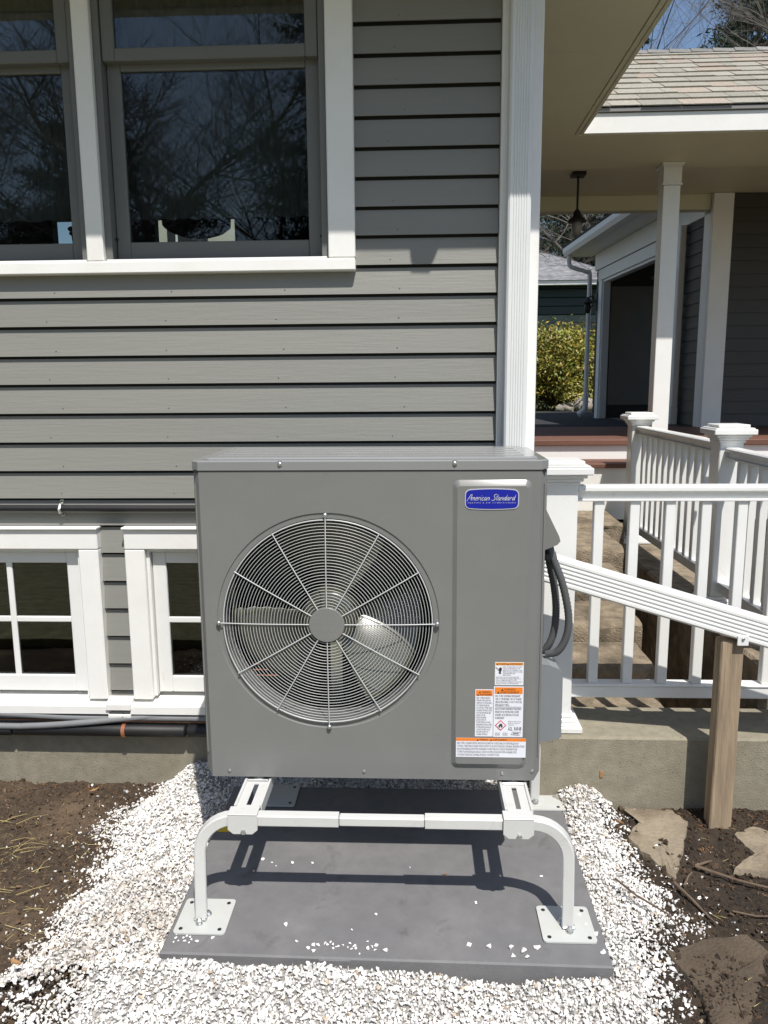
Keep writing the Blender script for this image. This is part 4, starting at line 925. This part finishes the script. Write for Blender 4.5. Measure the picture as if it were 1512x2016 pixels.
wl_ = G(); wl_.box(.014, .10, .02, OY0, .9, 3.1); wl_.box(.014, .10, OY1, 3.3, .9, 3.1); wl_.box(.014, .10, OY0, OY1, OZ, 3.1); wl_.box(.1, 3.0, .014, .1, .9, 3.1); wl_.box(.1, 4.2, 3.2, 3.3, .9, 3.1); wl_.box(4.2, 4.3, 0, 3.3, .9, 3.1); wl_.box(.014, 4.3, 0.02, 3.3, 3.1, 3.15)
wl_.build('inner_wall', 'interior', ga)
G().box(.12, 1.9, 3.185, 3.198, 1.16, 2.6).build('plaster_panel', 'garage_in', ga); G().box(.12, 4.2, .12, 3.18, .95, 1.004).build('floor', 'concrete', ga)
G().box(-.024, .016, OY0-.12, OY0, GZ, OZ, .003).build('door_casing', 'trim', ga); G().box(-.024, .016, OY1, OY1+.12, GZ, OZ, .003).build('door_casing', 'trim', ga)
G().box(-.026, .016, OY0-.14, OY1+.14, OZ+.0005, OZ+.125, .003).build('door_header', 'trim', ga)
G().box(-.005, .08, OY1-.02, OY1-.001, GZ, OZ-.02, .002).build('door_stop', 'trim', ga); G().box(-.005, .08, OY0, OY1, OZ-.03, OZ-.001, .002).build('door_stop', 'trim', ga)
G().box(-.27, -.021, .02, 3.50, 3.0, 3.012).build('soffit', 'trim', ga)
G().prism([(-.275, 3.0), (-.36, 3.0), (-.385, 3.045), (-.385, 3.10), (-.275, 3.10)], .02, 3.52, 'y').build('gutter', 'trim', ga)
G().prism([(-.39, 3.105), (-.39, 3.125), (2.2, 4.4), (4.4, 3.1), (2.2, 4.36)], .02, 3.56, 'y').build('roof', 'roof_dark', ga)
# downspouts and wall lanterns
def lantern(s, z, label):
    t = thing('wall_lantern', label, 'lantern', gx(-.08, s, z-.15), 'black wall lanterns beside the garage door')
    G().box(-.035, -.025, s-.05, s+.05, z-.10, z+.10, .003).build('back_plate', 'iron', t)
    G().tube([(-.035, s, z), (-.08, s, z+.07), (-.13, s, z+.05)], .008, 6).build('arm', 'iron', t)
    G().lathe([(.01, .06), (.03, .03), (.085, -.01), (.08, -.02), (.03, -.02)], (-.13, s, z), 'z', 10).build('hood', 'iron', t)
    G().lathe([(.035, -.02), (.045, -.06), (.03, -.13), (.001, -.14)], (-.13, s, z), 'z', 10).build('globe', 'iron', t, smooth=60)
lantern(3.22, 2.42, 'black wall lantern at the far jamb of the garage door'); lantern(.78, 2.40, 'black wall lantern between porch column and garage corner')
dA = thing('downspout', 'white downspout with curved elbow at the far end of the garage eave', 'downspout', gx(-.1, 3.4, 1.0))
G().tube(spline([(-.33, 3.40, 3.0), (-.33, 3.40, 2.92), (-.30, 3.39, 2.86), (-.12, 3.37, 2.80), (-.075, 3.37, 2.74), (-.075, 3.37, 2.2), (-.075, 3.37, 1.25)], 6), .028, 8).build('pipe', 'trim', dA, smooth=60)
G().tube([(-.075, 3.37, 1.30), (-.075, 3.37, 1.10), (-.16, 3.37, 1.03)], .039, 8).build('boot', 'trim', dA, smooth=60)
dB = thing('downspout', 'white downspout on the dark wall right of the porch column', 'downspout', gx(-.05, .5, 1.06))
G().box(-.075, -.0205, .50, .575, 1.22, 2.80, .006).build('pipe', 'trim', dB); G().box(-.085, -.0205, .49, .585, 1.06, 1.22, .006).build('boot', 'trim', dB)

# ------------------------------------------------------------------ neighbours seen beyond the driveway and through the room
nh = thing('neighbour_house', 'dark green house with grey roof beyond the leafy bush', 'house', (3, 22, .98))
for k in range(14): MB().box(.4, 5.28, 21.99-.015, 22.2, .98+k*.23, 1.20+k*.23, .01).build('clapboard', 'green_siding', nh)
MB().box(5.30, 5.48, 21.93, 22.3, .98, 4.18, .01).build('corner_board', 'trim', nh)
MB().box(.4, 5.44, 22.2, 27, .98, 4.18).build('wall', 'green_siding', nh)
MB().box(0, 5.85, 21.55, 21.70, 4.02, 4.14, .01).build('fascia', 'trim', nh)
MB().box(0, 5.8, 21.70, 22.0, 4.05, 4.10).build('soffit', 'green_siding', nh)
rr = MB(); rr.add([(-.5, 21.5, 4.14), (5.95, 21.5, 4.14), (3.0, 24.5, 5.55), (-.5, 24.5, 5.55), (5.95, 27.5, 4.14), (-.5, 27.5, 4.14)], [(0, 1, 2, 3), (1, 4, 2), (2, 4, 5, 3)]); rr.build('roof', 'grey_roof', nh)
ch = thing('cream_house', 'sunlit cream house glimpsed through the upper window room', 'house', (-5, 16, 1))
cw = MB(); cw.box(-6.2, -2.2, 16, 20, .98, 6.5).build('wall', 'cream', ch)
MB().box(-5.02, -4.2, 15.97, 15.995, 3.2, 4.58, .01).build('window', 'dark_inside', ch); MB().box(-4.84, -4.80, 15.94, 15.965, 3.2, 4.58).build('muntin', 'trim', ch)

# ------------------------------------------------------------------ trees and bush
def bare_tree(name, label, base, H, seed, spread=.5, depth=5, group=None, m='bark', r0=.16, kids=(5, 4), first=.25):
    rg = random.Random(seed); t = thing(name, label, 'tree', base, group); trunk = MB(); crown = MB()
    def branch(p, d, L, r, dep):
        P = [p]; rs = [r]; n = 5 if dep > 2 else 3; k_end = .55 if dep > 0 else .3
        for i in range(n):
            d = (d + Vector((rg.uniform(-1, 1), rg.uniform(-1, 1), rg.uniform(-.5, .9)))*(.13 if dep == depth else .20)).normalized()
            p = p + d*(L/n); P.append(p); rs.append(r*(1-(1-k_end)*(i+1)/n))
        (trunk if dep == depth else crown).tube(P, rs, 8 if dep == depth else (5 if dep >= depth-1 else 3), cap=False)
        if dep == 0: return
        nk = kids[0] if dep >= depth-1 else kids[1]
        if dep == 1: nk += 1
        for k in range(nk):
            f = rg.uniform(first if dep == depth else .25, 1.0); j = min(int(f*n), n-1); q = P[j].lerp(P[j+1], f*n-j)
            a = rg.uniform(0, 2*math.pi); ref = Vector((math.cos(a), math.sin(a), rg.uniform(-.1, .5)))
            dd = (d*(1-spread) + ref*spread*1.2).normalized()
            branch(q, dd, L*rg.uniform(.45, .72), rs[j]*rg.uniform(.45, .65), dep-1)
        branch(P[-1], d, L*.6, rs[-1], dep-1)
    branch(Vector(base), Vector((0, 0, 1)), H*.45, r0, depth)
    trunk.build('trunk', m, t, smooth=60, fix=False); crown.build('crown', m, t, fix=False)
    return t
def leaf_quads(C, S, rng, asp=.45, nrm=None):
    """diamond leaves at centres C with sizes S"""
    n = len(C); d = rng.normal(size=(n, 3)); d /= np.linalg.norm(d, axis=1)[:, None]
    e = rng.normal(size=(n, 3)) if nrm is None else nrm; e = np.cross(d, e); e /= np.linalg.norm(e, axis=1)[:, None]+1e-9
    a = C-d*S[:, None]; b = C+e*(S*asp)[:, None]; c_ = C+d*S[:, None]; q = C-e*(S*asp)[:, None]
    v = np.stack([a, b, c_, q], 1).reshape(-1, 3); f = np.arange(4*n).reshape(n, 4); return v, f
def conifer(name, label, base, H, rad, seed, bare=.12, dens=1.0, trunk_r=.16, m='bark_red', group=None, droop=-.15, ls=1.0, lm=1.0):
    rng = np.random.default_rng(seed); t = thing(name, label, 'tree', base, group); B = np.array(base, float)
    MB().tube([tuple(B), tuple(B+np.array((.05, 0, H*.5))), tuple(B+np.array((0, 0, H)))], [trunk_r, trunk_r*.6, .02], 8, cap=False).build('trunk', m, t, smooth=60, fix=False)
    br = MB(); C = []; S = []; nb = int(95*dens)
    for k in range(nb):
        u = rng.uniform(bare, .98); z = H*u; L = rad*(1-u)**.75*rng.uniform(.55, 1.1)+.15; a = rng.uniform(0, 2*math.pi)
        d = np.array((math.cos(a), math.sin(a), droop+rng.uniform(-.1, .25))); p0 = B+np.array((0, 0, z)); p1 = p0+d*L*.6; p2 = p0+d*L+np.array((0, 0, .12*L))
        br.tube([tuple(p0), tuple(p1), tuple(p2)], [.03, .018, .006], 3, cap=False)
        nn = int((26+60*L)*lm); f = rng.uniform(.22, 1.05, nn)**.8
        Q = p0 + (p1-p0)*np.minimum(f/.6, 1)[:, None] + (p2-p1)*np.maximum((f-.6)/.4, 0)[:, None]
        sp = .10+.16*L*(1-f*.6); Q = Q + rng.normal(size=(nn, 3))*sp[:, None]*np.array((1, 1, .45)); C.append(Q); S.append(rng.uniform(.10, .24, nn)*ls)
    br.build('branches', m, t, fix=False)
    C = np.concatenate(C); S = np.concatenate(S); v, f = leaf_quads(C, S, rng, .22)
    np_mesh('crown', v, f, 'needles', t, tone=np.repeat(rng.uniform(.55, 1.5, len(C)), 4))
    return t
g1 = 'trees standing behind the porch roof'
bare_tree('bare_tree', 'bare pale tree against blue sky above the porch roof', (6.6, 23, .98), 15.5, 3, .55, 5, g1, r0=.085, kids=(6, 4))
bare_tree('bare_tree', 'bare grey tree in front of the dark conifer at upper right', (8.9, 20, .98), 14.5, 8, .5, 5, g1, r0=.085, kids=(7, 5))
conifer('pine_tree', 'dark evergreen at the upper right corner above the roof', (9.9, 24, .98), 15.5, 3.4, 21, .15, 1.8, .2, group=g1, ls=.5, lm=2.6)
conifer('pine_tree', 'reddish pine trunk with tangled branches behind the hanging lantern', (4.95, 27, .98), 15, 3.2, 5, .22, 1.0, .22, group='trees behind the neighbouring roof', ls=.6, lm=2.0)
conifer('pine_tree', 'dense evergreen rising behind the garage gutter', (7.4, 29, .98), 13, 3.2, 6, .05, 1.6, .2, group='trees behind the neighbouring roof', ls=.6, lm=2.0)
bare_tree('bare_tree', 'bare tangled tree left of the reddish pine trunk', (3.7, 30, .98), 12, 13, .6, 5, 'trees behind the neighbouring roof', r0=.12, kids=(7, 5), first=.1)
bare_tree('bare_tree', 'bare brush tree beside the white neighbour corner board', (6.2, 25, .98), 7, 14, .6, 4, 'trees behind the neighbouring roof', r0=.07, kids=(7, 5), first=.05)
bare_tree('bare_tree', 'bare tangled tree behind the garage roof edge', (5.6, 33, .98), 13, 52, .6, 5, 'trees behind the neighbouring roof', r0=.12, kids=(7, 5), first=.1)
conifer('pine_tree', 'dark evergreen mass at far left behind the corner board gap', (3.2, 34, .98), 12, 3.6, 53, .02, 1.6, .2, group='trees behind the neighbouring roof')
conifer('pine_tree', 'broad dark evergreen filling the gap left of the corner conifer', (11.2, 28, .98), 15.5, 3.0, 61, .2, 1.6, .2, group=g1, ls=.5, lm=2.4)
# trees in the garden behind the photographer, mirrored in the window glass
g2 = 'garden trees mirrored in the upper window'
bare_tree('bare_tree', 'spreading bare tree mirrored in the middle of the window', (-5.6, -12, 0), 11, 31, .6, 5, g2, r0=.17, kids=(7, 5))
bare_tree('bare_tree', 'bare tree mirrored in the left window sash', (-9.6, -10, 0), 11, 32, .65, 5, g2, r0=.20, kids=(7, 5))
conifer('pine_tree', 'tall evergreen mirrored at the right side of the window', (-2.0, -13, 0), 17, 2.3, 33, .03, 2.2, .16, group=g2, ls=.45, lm=2.6)
conifer('pine_tree', 'dark evergreen mirrored low in the left window', (-8.4, -14, 0), 8.0, 3.0, 34, .03, 1.6, .14, group=g2, ls=.45, lm=2.6)
conifer('pine_tree', 'low evergreen mirrored at the foot of the window', (-6.0, -15, 0), 6.4, 3.0, 35, .03, 1.4, .14, group=g2, ls=.45, lm=2.6)
bare_tree('bare_tree', 'thin bare tree mirrored near the right evergreen', (-4.0, -15, 0), 12, 37, .55, 5, g2, r0=.09, kids=(7, 5))
# bush
def bush(name, label, c, rad, n, seed):
    rng = np.random.default_rng(seed); t = thing(name, label, 'bush', (c[0], c[1], .98)); st_ = MB(); C = []; S = []; T = []
    for k in range(60):
        u = rng.uniform(0, 1)**.4; a = rng.uniform(0, 2*math.pi); ph = rng.uniform(-.6, 1.45)
        q = np.array((c[0]+rad[0]*u*math.cos(a)*math.cos(ph*.8), c[1]+rad[1]*u*math.sin(a)*math.cos(ph*.8), c[2]+rad[2]*u*math.sin(ph)))
        st_.tube([(c[0], c[1], .98), tuple((np.array((c[0], c[1], 1.2))+q)/2), tuple(q)], [.03, .018, .008], 3, cap=False)
        m = n//60; Q = q+rng.normal(size=(m, 3))*.125; C.append(Q); S.append(rng.uniform(.022, .048, m)); T.append(np.full(m, rng.uniform(.7, 1.2)))
    st_.build('stem', 'twig', t, fix=False); C = np.concatenate(C); S = np.concatenate(S); T = np.concatenate(T)*rng.uniform(.6, 1.4, len(C))
    v, f = leaf_quads(C, S, rng, .36); tone = np.stack([T*rng.uniform(.8, 1.5, len(C)), T, T*.8], 1)
    np_mesh('foliage', v, f, 'bush_leaf', t, tone=np.repeat(tone, 4, 0)); return t
bush('leafy_bush', 'large yellow green bush beside the garage downspout', (2.35, 12.9, 1.55), (.95, .6, .75), 20000, 41)
bush('leafy_bush', 'lower part of green shrubbery left behind the corner board', (1.6, 13.4, 1.45), (.8, .6, .85), 14000, 42)
for k, (x, y, r_) in enumerate(((2.45, 12.35, .12), (2.62, 12.30, .17), (2.28, 12.33, .09), (2.72, 12.36, .10), (2.38, 12.22, .07))):
    m = MB(); m.ball((x, y, .985+r_*.55), r_, 10, (1.2, 1, .75)); m.v = [(a+R.uniform(-.02, .02), b+R.uniform(-.02, .02), c_+R.uniform(-.015, .015)) for a, b, c_ in m.v]
    tag(m.build('garden_rock', 'rock', smooth=60), ['grey rock at the foot of the bush', 'largest rounded rock beside the garage downspout foot', 'small rock left of the rocks under the bush', 'rock nearest the garage downspout', 'smallest rock on the driveway edge under the bush'][k], 'rock', 'rocks edging the bush')

# ------------------------------------------------------------------ gravel, soil, stones, litter
def chip_variants(n, seed, pts=9, fl=(1, .8, .55)):
    out = []; rg = random.Random(seed)
    while len(out) < n:
        bm = bmesh.new()
        for _ in range(pts):
            v = Vector((rg.gauss(0, 1), rg.gauss(0, 1), rg.gauss(0, 1))).normalized()*rg.uniform(.75, 1.0); bm.verts.new((v.x*fl[0], v.y*fl[1], v.z*fl[2]))
        r_ = bmesh.ops.convex_hull(bm, input=bm.verts); bmesh.ops.delete(bm, geom=[e for e in r_['geom_interior'] if isinstance(e, bmesh.types.BMVert)], context='VERTS')
        bm.verts.ensure_lookup_table(); bm.verts.index_update()
        v = np.array([x.co[:] for x in bm.verts]); f = np.array([[w.index for w in q.verts] for q in bm.faces]); bm.free()
        if f.shape[1] == 3 and len(f) >= 8: out.append((v, f))
    return out
def scatter(name, pos, size, tone, variants, m, rng, tilt=1.0, label=None, cat=None, kind='stuff'):
    V = []; F = []; T = []; off = 0; which = rng.integers(0, len(variants), len(pos))
    for w in range(len(variants)):
        idx = np.where(which == w)[0]
        if not len(idx): continue
        v, f = variants[w]; n = len(idx); q = rng.normal(size=(n, 4)); q[:, 1:3] *= tilt; q /= np.linalg.norm(q, axis=1)[:, None]
        a, b, c_, d = q.T
        Rm = np.stack([np.stack([1-2*(c_*c_+d*d), 2*(b*c_-a*d), 2*(b*d+a*c_)], 1), np.stack([2*(b*c_+a*d), 1-2*(b*b+d*d), 2*(c_*d-a*b)], 1), np.stack([2*(b*d-a*c_), 2*(c_*d+a*b), 1-2*(b*b+c_*c_)], 1)], 1)
        P = np.einsum('nij,kj->nki', Rm, v)*size[idx][:, None, None] + pos[idx][:, None, :]
        V.append(P.reshape(-1, 3)); F.append((f[None]+(np.arange(n)*len(v))[:, None, None]).reshape(-1, 3)+off); T.append(np.repeat(tone[idx], len(v), 0)); off += n*len(v)
    o = np_mesh(name, np.concatenate(V), np.concatenate(F), m, tone=np.concatenate(T)); tag(o, label, cat, kind=kind); return o
def in_pad(x, y, g=.004): return (x > PAD[0]-g) & (x < PAD[1]+g+.004) & (y > PAD[2]-.012-g) & (y < PAD[3]+g)
def make_gravel():
    rng = np.random.default_rng(5); ch = chip_variants(14, 2)
    st_ = .0067; X, Y = np.meshgrid(np.arange(-1.5, 1.2, st_), np.arange(1.32, 2.78, st_)); x = X.ravel()+rng.uniform(-.5, .5, X.size)*st_; y = Y.ravel()+rng.uniform(-.5, .5, X.size)*st_
    ins = poly_in(x, y, GRAVEL); d = poly_dist(x, y, GRAVEL); wob = .05*(vnoise(x, y, 9, 7)-.5) + .05*(vnoise(x, y, 25, 8)-.5)
    sd = np.where(ins, d, -d)+wob
    patch = vnoise(x, y, 7, 9)*.6+vnoise(x, y, 19, 10)*.4
    pr = np.where(sd > .03, 1.0, np.where(sd > -.02, .5+ (sd+.02)/.1, .25*np.exp((sd+.02)/.035)+.035*np.exp((sd)/.15)*(patch > .45)))
    pr = np.where((sd > .0) & (patch > .66) & (x < -.60), pr*.62, pr)                       # thin muddy patches on the left
    pr = np.where((x < -.86) & (y < 1.66) & (patch > .48), pr*.55, pr)
    lead = np.where((x > .60), .06, .05); pr = np.maximum(pr, lead*(patch > .6)*np.exp(-np.maximum(-sd, 0)/.12))
    keep = (rng.random(len(x)) < pr) & ~in_pad(x, y) & (y < 2.735) & ~((x > .40) & (y > 2.45))
    x, y, sd = x[keep], y[keep], sd[keep]; n = len(x); s = np.clip(rng.lognormal(math.log(.0060), .34, n), .003, .0135)
    s = np.where(sd < -.02, s*rng.uniform(.5, 1.1, n), s)
    h = np.where(sd > -.0, gravel_h(x, y), terrain(x, y)+.001) + rng.uniform(-.5, .75, n)*.008*(sd > 0)
    t = np.clip(rng.normal(.97, .08, n), .55, 1.08); tone = np.stack([t, t*rng.normal(.99, .01, n), t*rng.normal(.975, .02, n)], 1)
    mud = smooth01((vnoise(x, y, 6, 21)*.6+vnoise(x, y, 15, 22)*.4-.50)/.35)*np.where(x < -.6, .26, .12)*rng.uniform(.3, 1.4, n); tone *= np.clip(1-mud[:, None]*np.array((.85, 1.0, 1.15)), .4, 1.1)
    k = rng.random(n); tone[k < .03] *= np.array((.62, .50, .38)); tone[(k > .03) & (k < .075)] *= .5
    scatter('gravel', np.stack([x, y, h], 1), s, tone, ch, 'marble', rng, .6, 'white marble chip gravel spread round the grey pad', 'gravel')
    # soil crumbs and mulch
    n = 42000; x = rng.uniform(-1.75, 1.45, n); y = rng.uniform(1.4, 2.74, n); sd = np.where(poly_in(x, y, GRAVEL), poly_dist(x, y, GRAVEL), 0)
    keep = (sd < .03) & ~((x > .40) & (y > 2.45)) & ((x < -.85) | (x > .5)); x, y = x[keep], y[keep]; n = len(x)
    s = np.clip(rng.lognormal(math.log(.0032), .6, n), .001, .010); t = rng.uniform(.35, 2.2, n)
    s = np.where(rng.random(n) < .014, np.minimum(s*3.2, .017), s); SZ = terrain(x, y); on = poly_in(x, y, np.array([(.632, 1.776), (.767, 1.835), (.868, 1.85), (.90, 1.79), (.83, 1.68), (.74, 1.52), (.66, 1.50), (.665, 1.66)])) & (vnoise(x, y, 11, 31) > .42); SZ = np.where(on, np.maximum(SZ, .0175), SZ)
    right = (x > 0); s = np.where(right, s*1.15, s); t = np.where(right, t*.8, t*1.5); tone = np.stack([t, t*.93, t*.86], 1)
    scatter('soil_crumbs', np.stack([x, y, SZ+s*.25], 1), s, tone, chip_variants(8, 9, 8, (1, .75, .6)), 'crumb', rng, 1.0, 'dark brown soil crumbs and mulch on the bare beds', 'soil')
make_gravel()
def make_mulch():
    rng = np.random.default_rng(77); n = 900; x = rng.uniform(.62, 1.4, n); y = np.where(rng.random(n) < .55, 2.445-np.abs(rng.normal(0, .06, n)), rng.uniform(1.5, 2.44, n))
    x = np.concatenate([x, rng.uniform(-1.7, -1.0, 260)]); y = np.concatenate([y, np.where(rng.random(260) < .5, 2.69-np.abs(rng.normal(0, .06, 260)), rng.uniform(1.6, 2.7, 260))])
    sd = np.where(poly_in(x, y, GRAVEL), poly_dist(x, y, GRAVEL), 0); k = (sd < .02) & ~((x > .4) & (y > 2.45)); x, y = x[k], y[k]; n = len(x)
    s = rng.lognormal(math.log(.008), .5, n); t = rng.uniform(.6, 3.2, n); tone = np.stack([t*1.1, t*.85, t*.62], 1)
    scatter('mulch_bits', np.stack([x, y, terrain(x, y)+.002], 1), s, tone, chip_variants(8, 19, 8, (1, .28, .12)), 'crumb', rng, .22, 'splintered bark and twig bits littering the soil beds', 'mulch')
make_mulch()
def make_straw():
    rng = np.random.default_rng(78); n = 420; x = rng.uniform(-1.75, -.98, n); y = rng.normal(2.08, .22, n); x = np.concatenate([x, rng.uniform(.7, 1.3, 90)]); y = np.concatenate([y, rng.uniform(1.55, 2.4, 90)])
    sd = np.where(poly_in(x, y, GRAVEL), poly_dist(x, y, GRAVEL), 0); k = (sd < .03) & (y < 2.68) & (y > 1.4); x, y = x[k], y[k]; n = len(x)
    scatter('straw_bits', np.stack([x, y, terrain(x, y)+.004], 1), rng.uniform(.008, .030, n), np.ones((n, 3)), chip_variants(6, 23, 8, (1, .035, .03)), 'straw', rng, .10, 'short broken straw bits strewn over the soil', 'straw')
make_straw()
def make_bed():
    st_ = .014; xs = np.arange(-1.3, 1.0, st_); ys = np.arange(1.3, 2.72, st_); X, Y = np.meshgrid(xs, ys)
    sd = np.where(poly_in(X, Y, GRAVEL), poly_dist(X, Y, GRAVEL), -1)+.05*(vnoise(X, Y, 9, 7)-.5)+.05*(vnoise(X, Y, 25, 8)-.5)
    Z = gravel_h(X, Y)-.0065; nx = len(xs); f = []
    ok = (sd > .035) & ~in_pad(X, Y, -.03) & ~((X < -.82) & (Y < 1.70))
    for j in range(len(ys)-1):
        for i in range(nx-1):
            if ok[j, i] and ok[j+1, i] and ok[j, i+1] and ok[j+1, i+1] and not (X[j, i] > .38 and Y[j, i] > 2.44): f.append((j*nx+i, j*nx+i+1, (j+1)*nx+i+1, (j+1)*nx+i))
    o = np_mesh('gravel_bed', np.stack([X.ravel(), Y.ravel(), Z.ravel()], 1), f, 'fines'); tag(o, 'pale stone dust bed under the white marble chips', 'gravel', kind='stuff')
make_bed()
def single_chip(x, y, z, s, name, m, label, cat, group, seed, fl=(1, .8, .5), tone=1.0):
    (v, f) = chip_variants(1, seed, 10, fl)[0]; a = R.uniform(0, 6.28); ca, sa = math.cos(a), math.sin(a)
    v = v*s; v = np.stack([v[:, 0]*ca-v[:, 1]*sa+x, v[:, 0]*sa+v[:, 1]*ca+y, v[:, 2]+z-v[:, 2].min()], 1)
    o = np_mesh(name, v, f, m, tone=np.full(len(v), tone)); tag(o, label, cat, group); return o
# loose chips lying on the pad
PB = [(-.345, 1.80, .009), (-.11, 1.845, .006), (-.17, 1.785, .004), (-.46, 2.075, .008), (-.43, 2.06, .005), (-.37, 2.06, .008), (-.31, 2.06, .007), (-.415, 2.045, .0035), (-.02, 2.05, .005), (.355, 2.02, .006),
      (.13, 1.74, .010), (.18, 1.735, .010), (.235, 1.73, .011), (.265, 1.72, .012), (.30, 1.735, .011), (.235, 1.705, .009), (.27, 1.703, .009), (.43, 1.86, .012), (.44, 1.82, .010), (.455, 1.79, .012), (.46, 1.725, .010), (.16, 1.90, .007)]
for k, (x, y, s) in enumerate(PB): single_chip(x, y, .0505, s, 'pebble', 'marble', 'loose white marble chip lying on the grey pad', 'pebble', 'loose chips on the pad', 100+k)
rg = random.Random(4)
for k in range(46):
    cx_, cy_ = ((-.60, 1.735), (-.235, 1.725), (-.135, 1.722))[k % 3]; x = cx_+rg.gauss(0, .035); y = min(max(cy_+rg.gauss(0, .010), 1.70), 1.76)
    single_chip(x, y, .0505, rg.uniform(.004, .008), 'pebble', 'marble', 'loose white marble chip lying on the grey pad', 'pebble', 'loose chips on the pad', 200+k)
# flat stones
def flagstone(P, z, th, label, seed, m='flag'):
    rg = random.Random(seed); Q = []
    for i in range(len(P)):
        a = np.array(P[i]); b = np.array(P[(i+1) % len(P)])
        for k in range(5): Q.append(tuple(a+(b-a)*k/5+np.array((rg.gauss(0, .004), rg.gauss(0, .004)))))
    c_ = np.mean(Q, 0); n = len(Q); V = []
    for sc_, zz in ((1.05, z-th), (1.0, z-.010), (.965, z), (.7, z+.003), (.35, z+.001)):
        V += [(c_[0]+(x-c_[0])*sc_, c_[1]+(y-c_[1])*sc_, zz+rg.gauss(0, .0016)) for x, y in Q]
    V.append((c_[0], c_[1], z)); F = [(r_*n+i, r_*n+(i+1) % n, (r_+1)*n+(i+1) % n, (r_+1)*n+i) for r_ in range(4) for i in range(n)] + [(4*n+i, 4*n+(i+1) % n, 5*n) for i in range(n)]
    tag(MB().add(V, F).build('flat_stone', m, smooth=40), label, 'stone', 'flat stones in the right hand bed')
flagstone([(.70, 2.445), (.86, 2.44), (.885, 2.36), (.775, 2.10), (.74, 2.06), (.71, 2.15), (.665, 2.27), (.73, 2.36)], .023, .05, 'tan flat stone between white gravel and wooden post', 1)
flagstone([(1.0, 2.30), (1.09, 2.345), (1.20, 2.30), (1.22, 2.15), (1.08, 2.085), (.95, 2.12), (1.03, 2.19)], .024, .05, 'tan flat stone at the right edge in front of the post', 2)
flagstone([(.632, 1.776), (.767, 1.835), (.868, 1.85), (.90, 1.79), (.83, 1.68), (.74, 1.52), (.66, 1.50), (.665, 1.66)], .017, .05, 'muddy flat stone at the lower right corner', 3, 'flag_mud')
def stick(P, r_, label, m='twig', name='stick', cat='stick', group='sticks in the right hand bed'):
    rs = [r_*(1-.5*i/(len(P)-1)) for i in range(len(P))]
    zz = [(x, y, float(terrain(np.array([x]), np.array([y]))[0])+dz) for x, y, dz in P]
    return tag(MB().tube(zz, rs, 6).build(name, m, smooth=60), label, cat, group)
stick([(.82, 2.105, .018), (.87, 2.075, .02), (.93, 2.062, .02), (1.0, 2.025, .02), (1.06, 2.01, .02)], .0045, 'long forked stick lying right of the tan stone')
stick([(.82, 2.105, .018), (.86, 2.13, .016), (.885, 2.15, .015)], .0045, 'short fork tip of the long stick')
stick([(.735, 2.03, .015), (.76, 1.97, .013), (.79, 1.91, .012), (.80, 1.88, .012)], .0045, 'thin stick at the gravel edge below the tan stone')
stick([(.56, 2.0, .06), (.60, 1.93, .055), (.66, 1.86, .045), (.69, 1.80, .04)], .0035, 'curved dark twig lying on the white gravel')
stick([(.76, 2.02, .02), (.785, 2.06, .02), (.80, 2.075, .02)], .004, 'small upright twig beside the thin stick')
stick([(.86, 1.93, .012), (.92, 1.915, .012), (1.0, 1.93, .012)], .003, 'fine twig on dark soil above the muddy stone')
rg = random.Random(12)
for k in range(34):
    x = rg.uniform(-1.62, -1.02); y = rg.gauss(2.1, .16); 
    if not (1.65 < y < 2.55): continue
    a = rg.gauss(.25, .45); L = rg.uniform(.03, .11); stick([(x, y, .010), (x+L*math.cos(a)*.5, y+L*math.sin(a)*.5+rg.gauss(0, .004), .014), (x+L*math.cos(a), y+L*math.sin(a), .009)], .0009, 'dry yellow straw stalk on the bare soil at left', 'straw', 'straw', 'straw', 'straw stalks on the left soil')
def dry_leaf(x, y, z, s, a, label):
    V = []; ca, sa = math.cos(a), math.sin(a)
    for u, w, h in ((-1, 0, .3), (-.4, .35, .1), (.3, .3, .12), (1, 0, .35), (.3, -.3, .2), (-.4, -.35, .25), (0, 0, 0)):
        V.append((x+s*(u*ca-w*sa), y+s*(u*sa+w*ca), z+s*h))
    m = MB().add(V, [(0, 1, 6), (1, 2, 6), (2, 3, 6), (3, 4, 6), (4, 5, 6), (5, 0, 6)]).build('dry_leaf', 'leaf_dry'); m.modifiers.new('thickness', 'SOLIDIFY').thickness = .0008
    tag(m, label, 'leaf', 'dry leaves on the ground')
dry_leaf(-1.02, 1.70, .0, .022, -.4, 'curled tan leaf at the lower left gravel edge')
dry_leaf(-1.20, 2.60, -.035, .02, .8, 'dry leaf on soil near the left foundation')
dry_leaf(.62, 3.05, .325, .03, .3, 'dry leaf on the lower concrete step')
dry_leaf(.08, 2.02, .052, .008, .3, 'tiny orange leaf under the stand bar')
dry_leaf(.98, 2.37, .03, .02, 1.0, 'dry leaf at the foot of the wooden post')
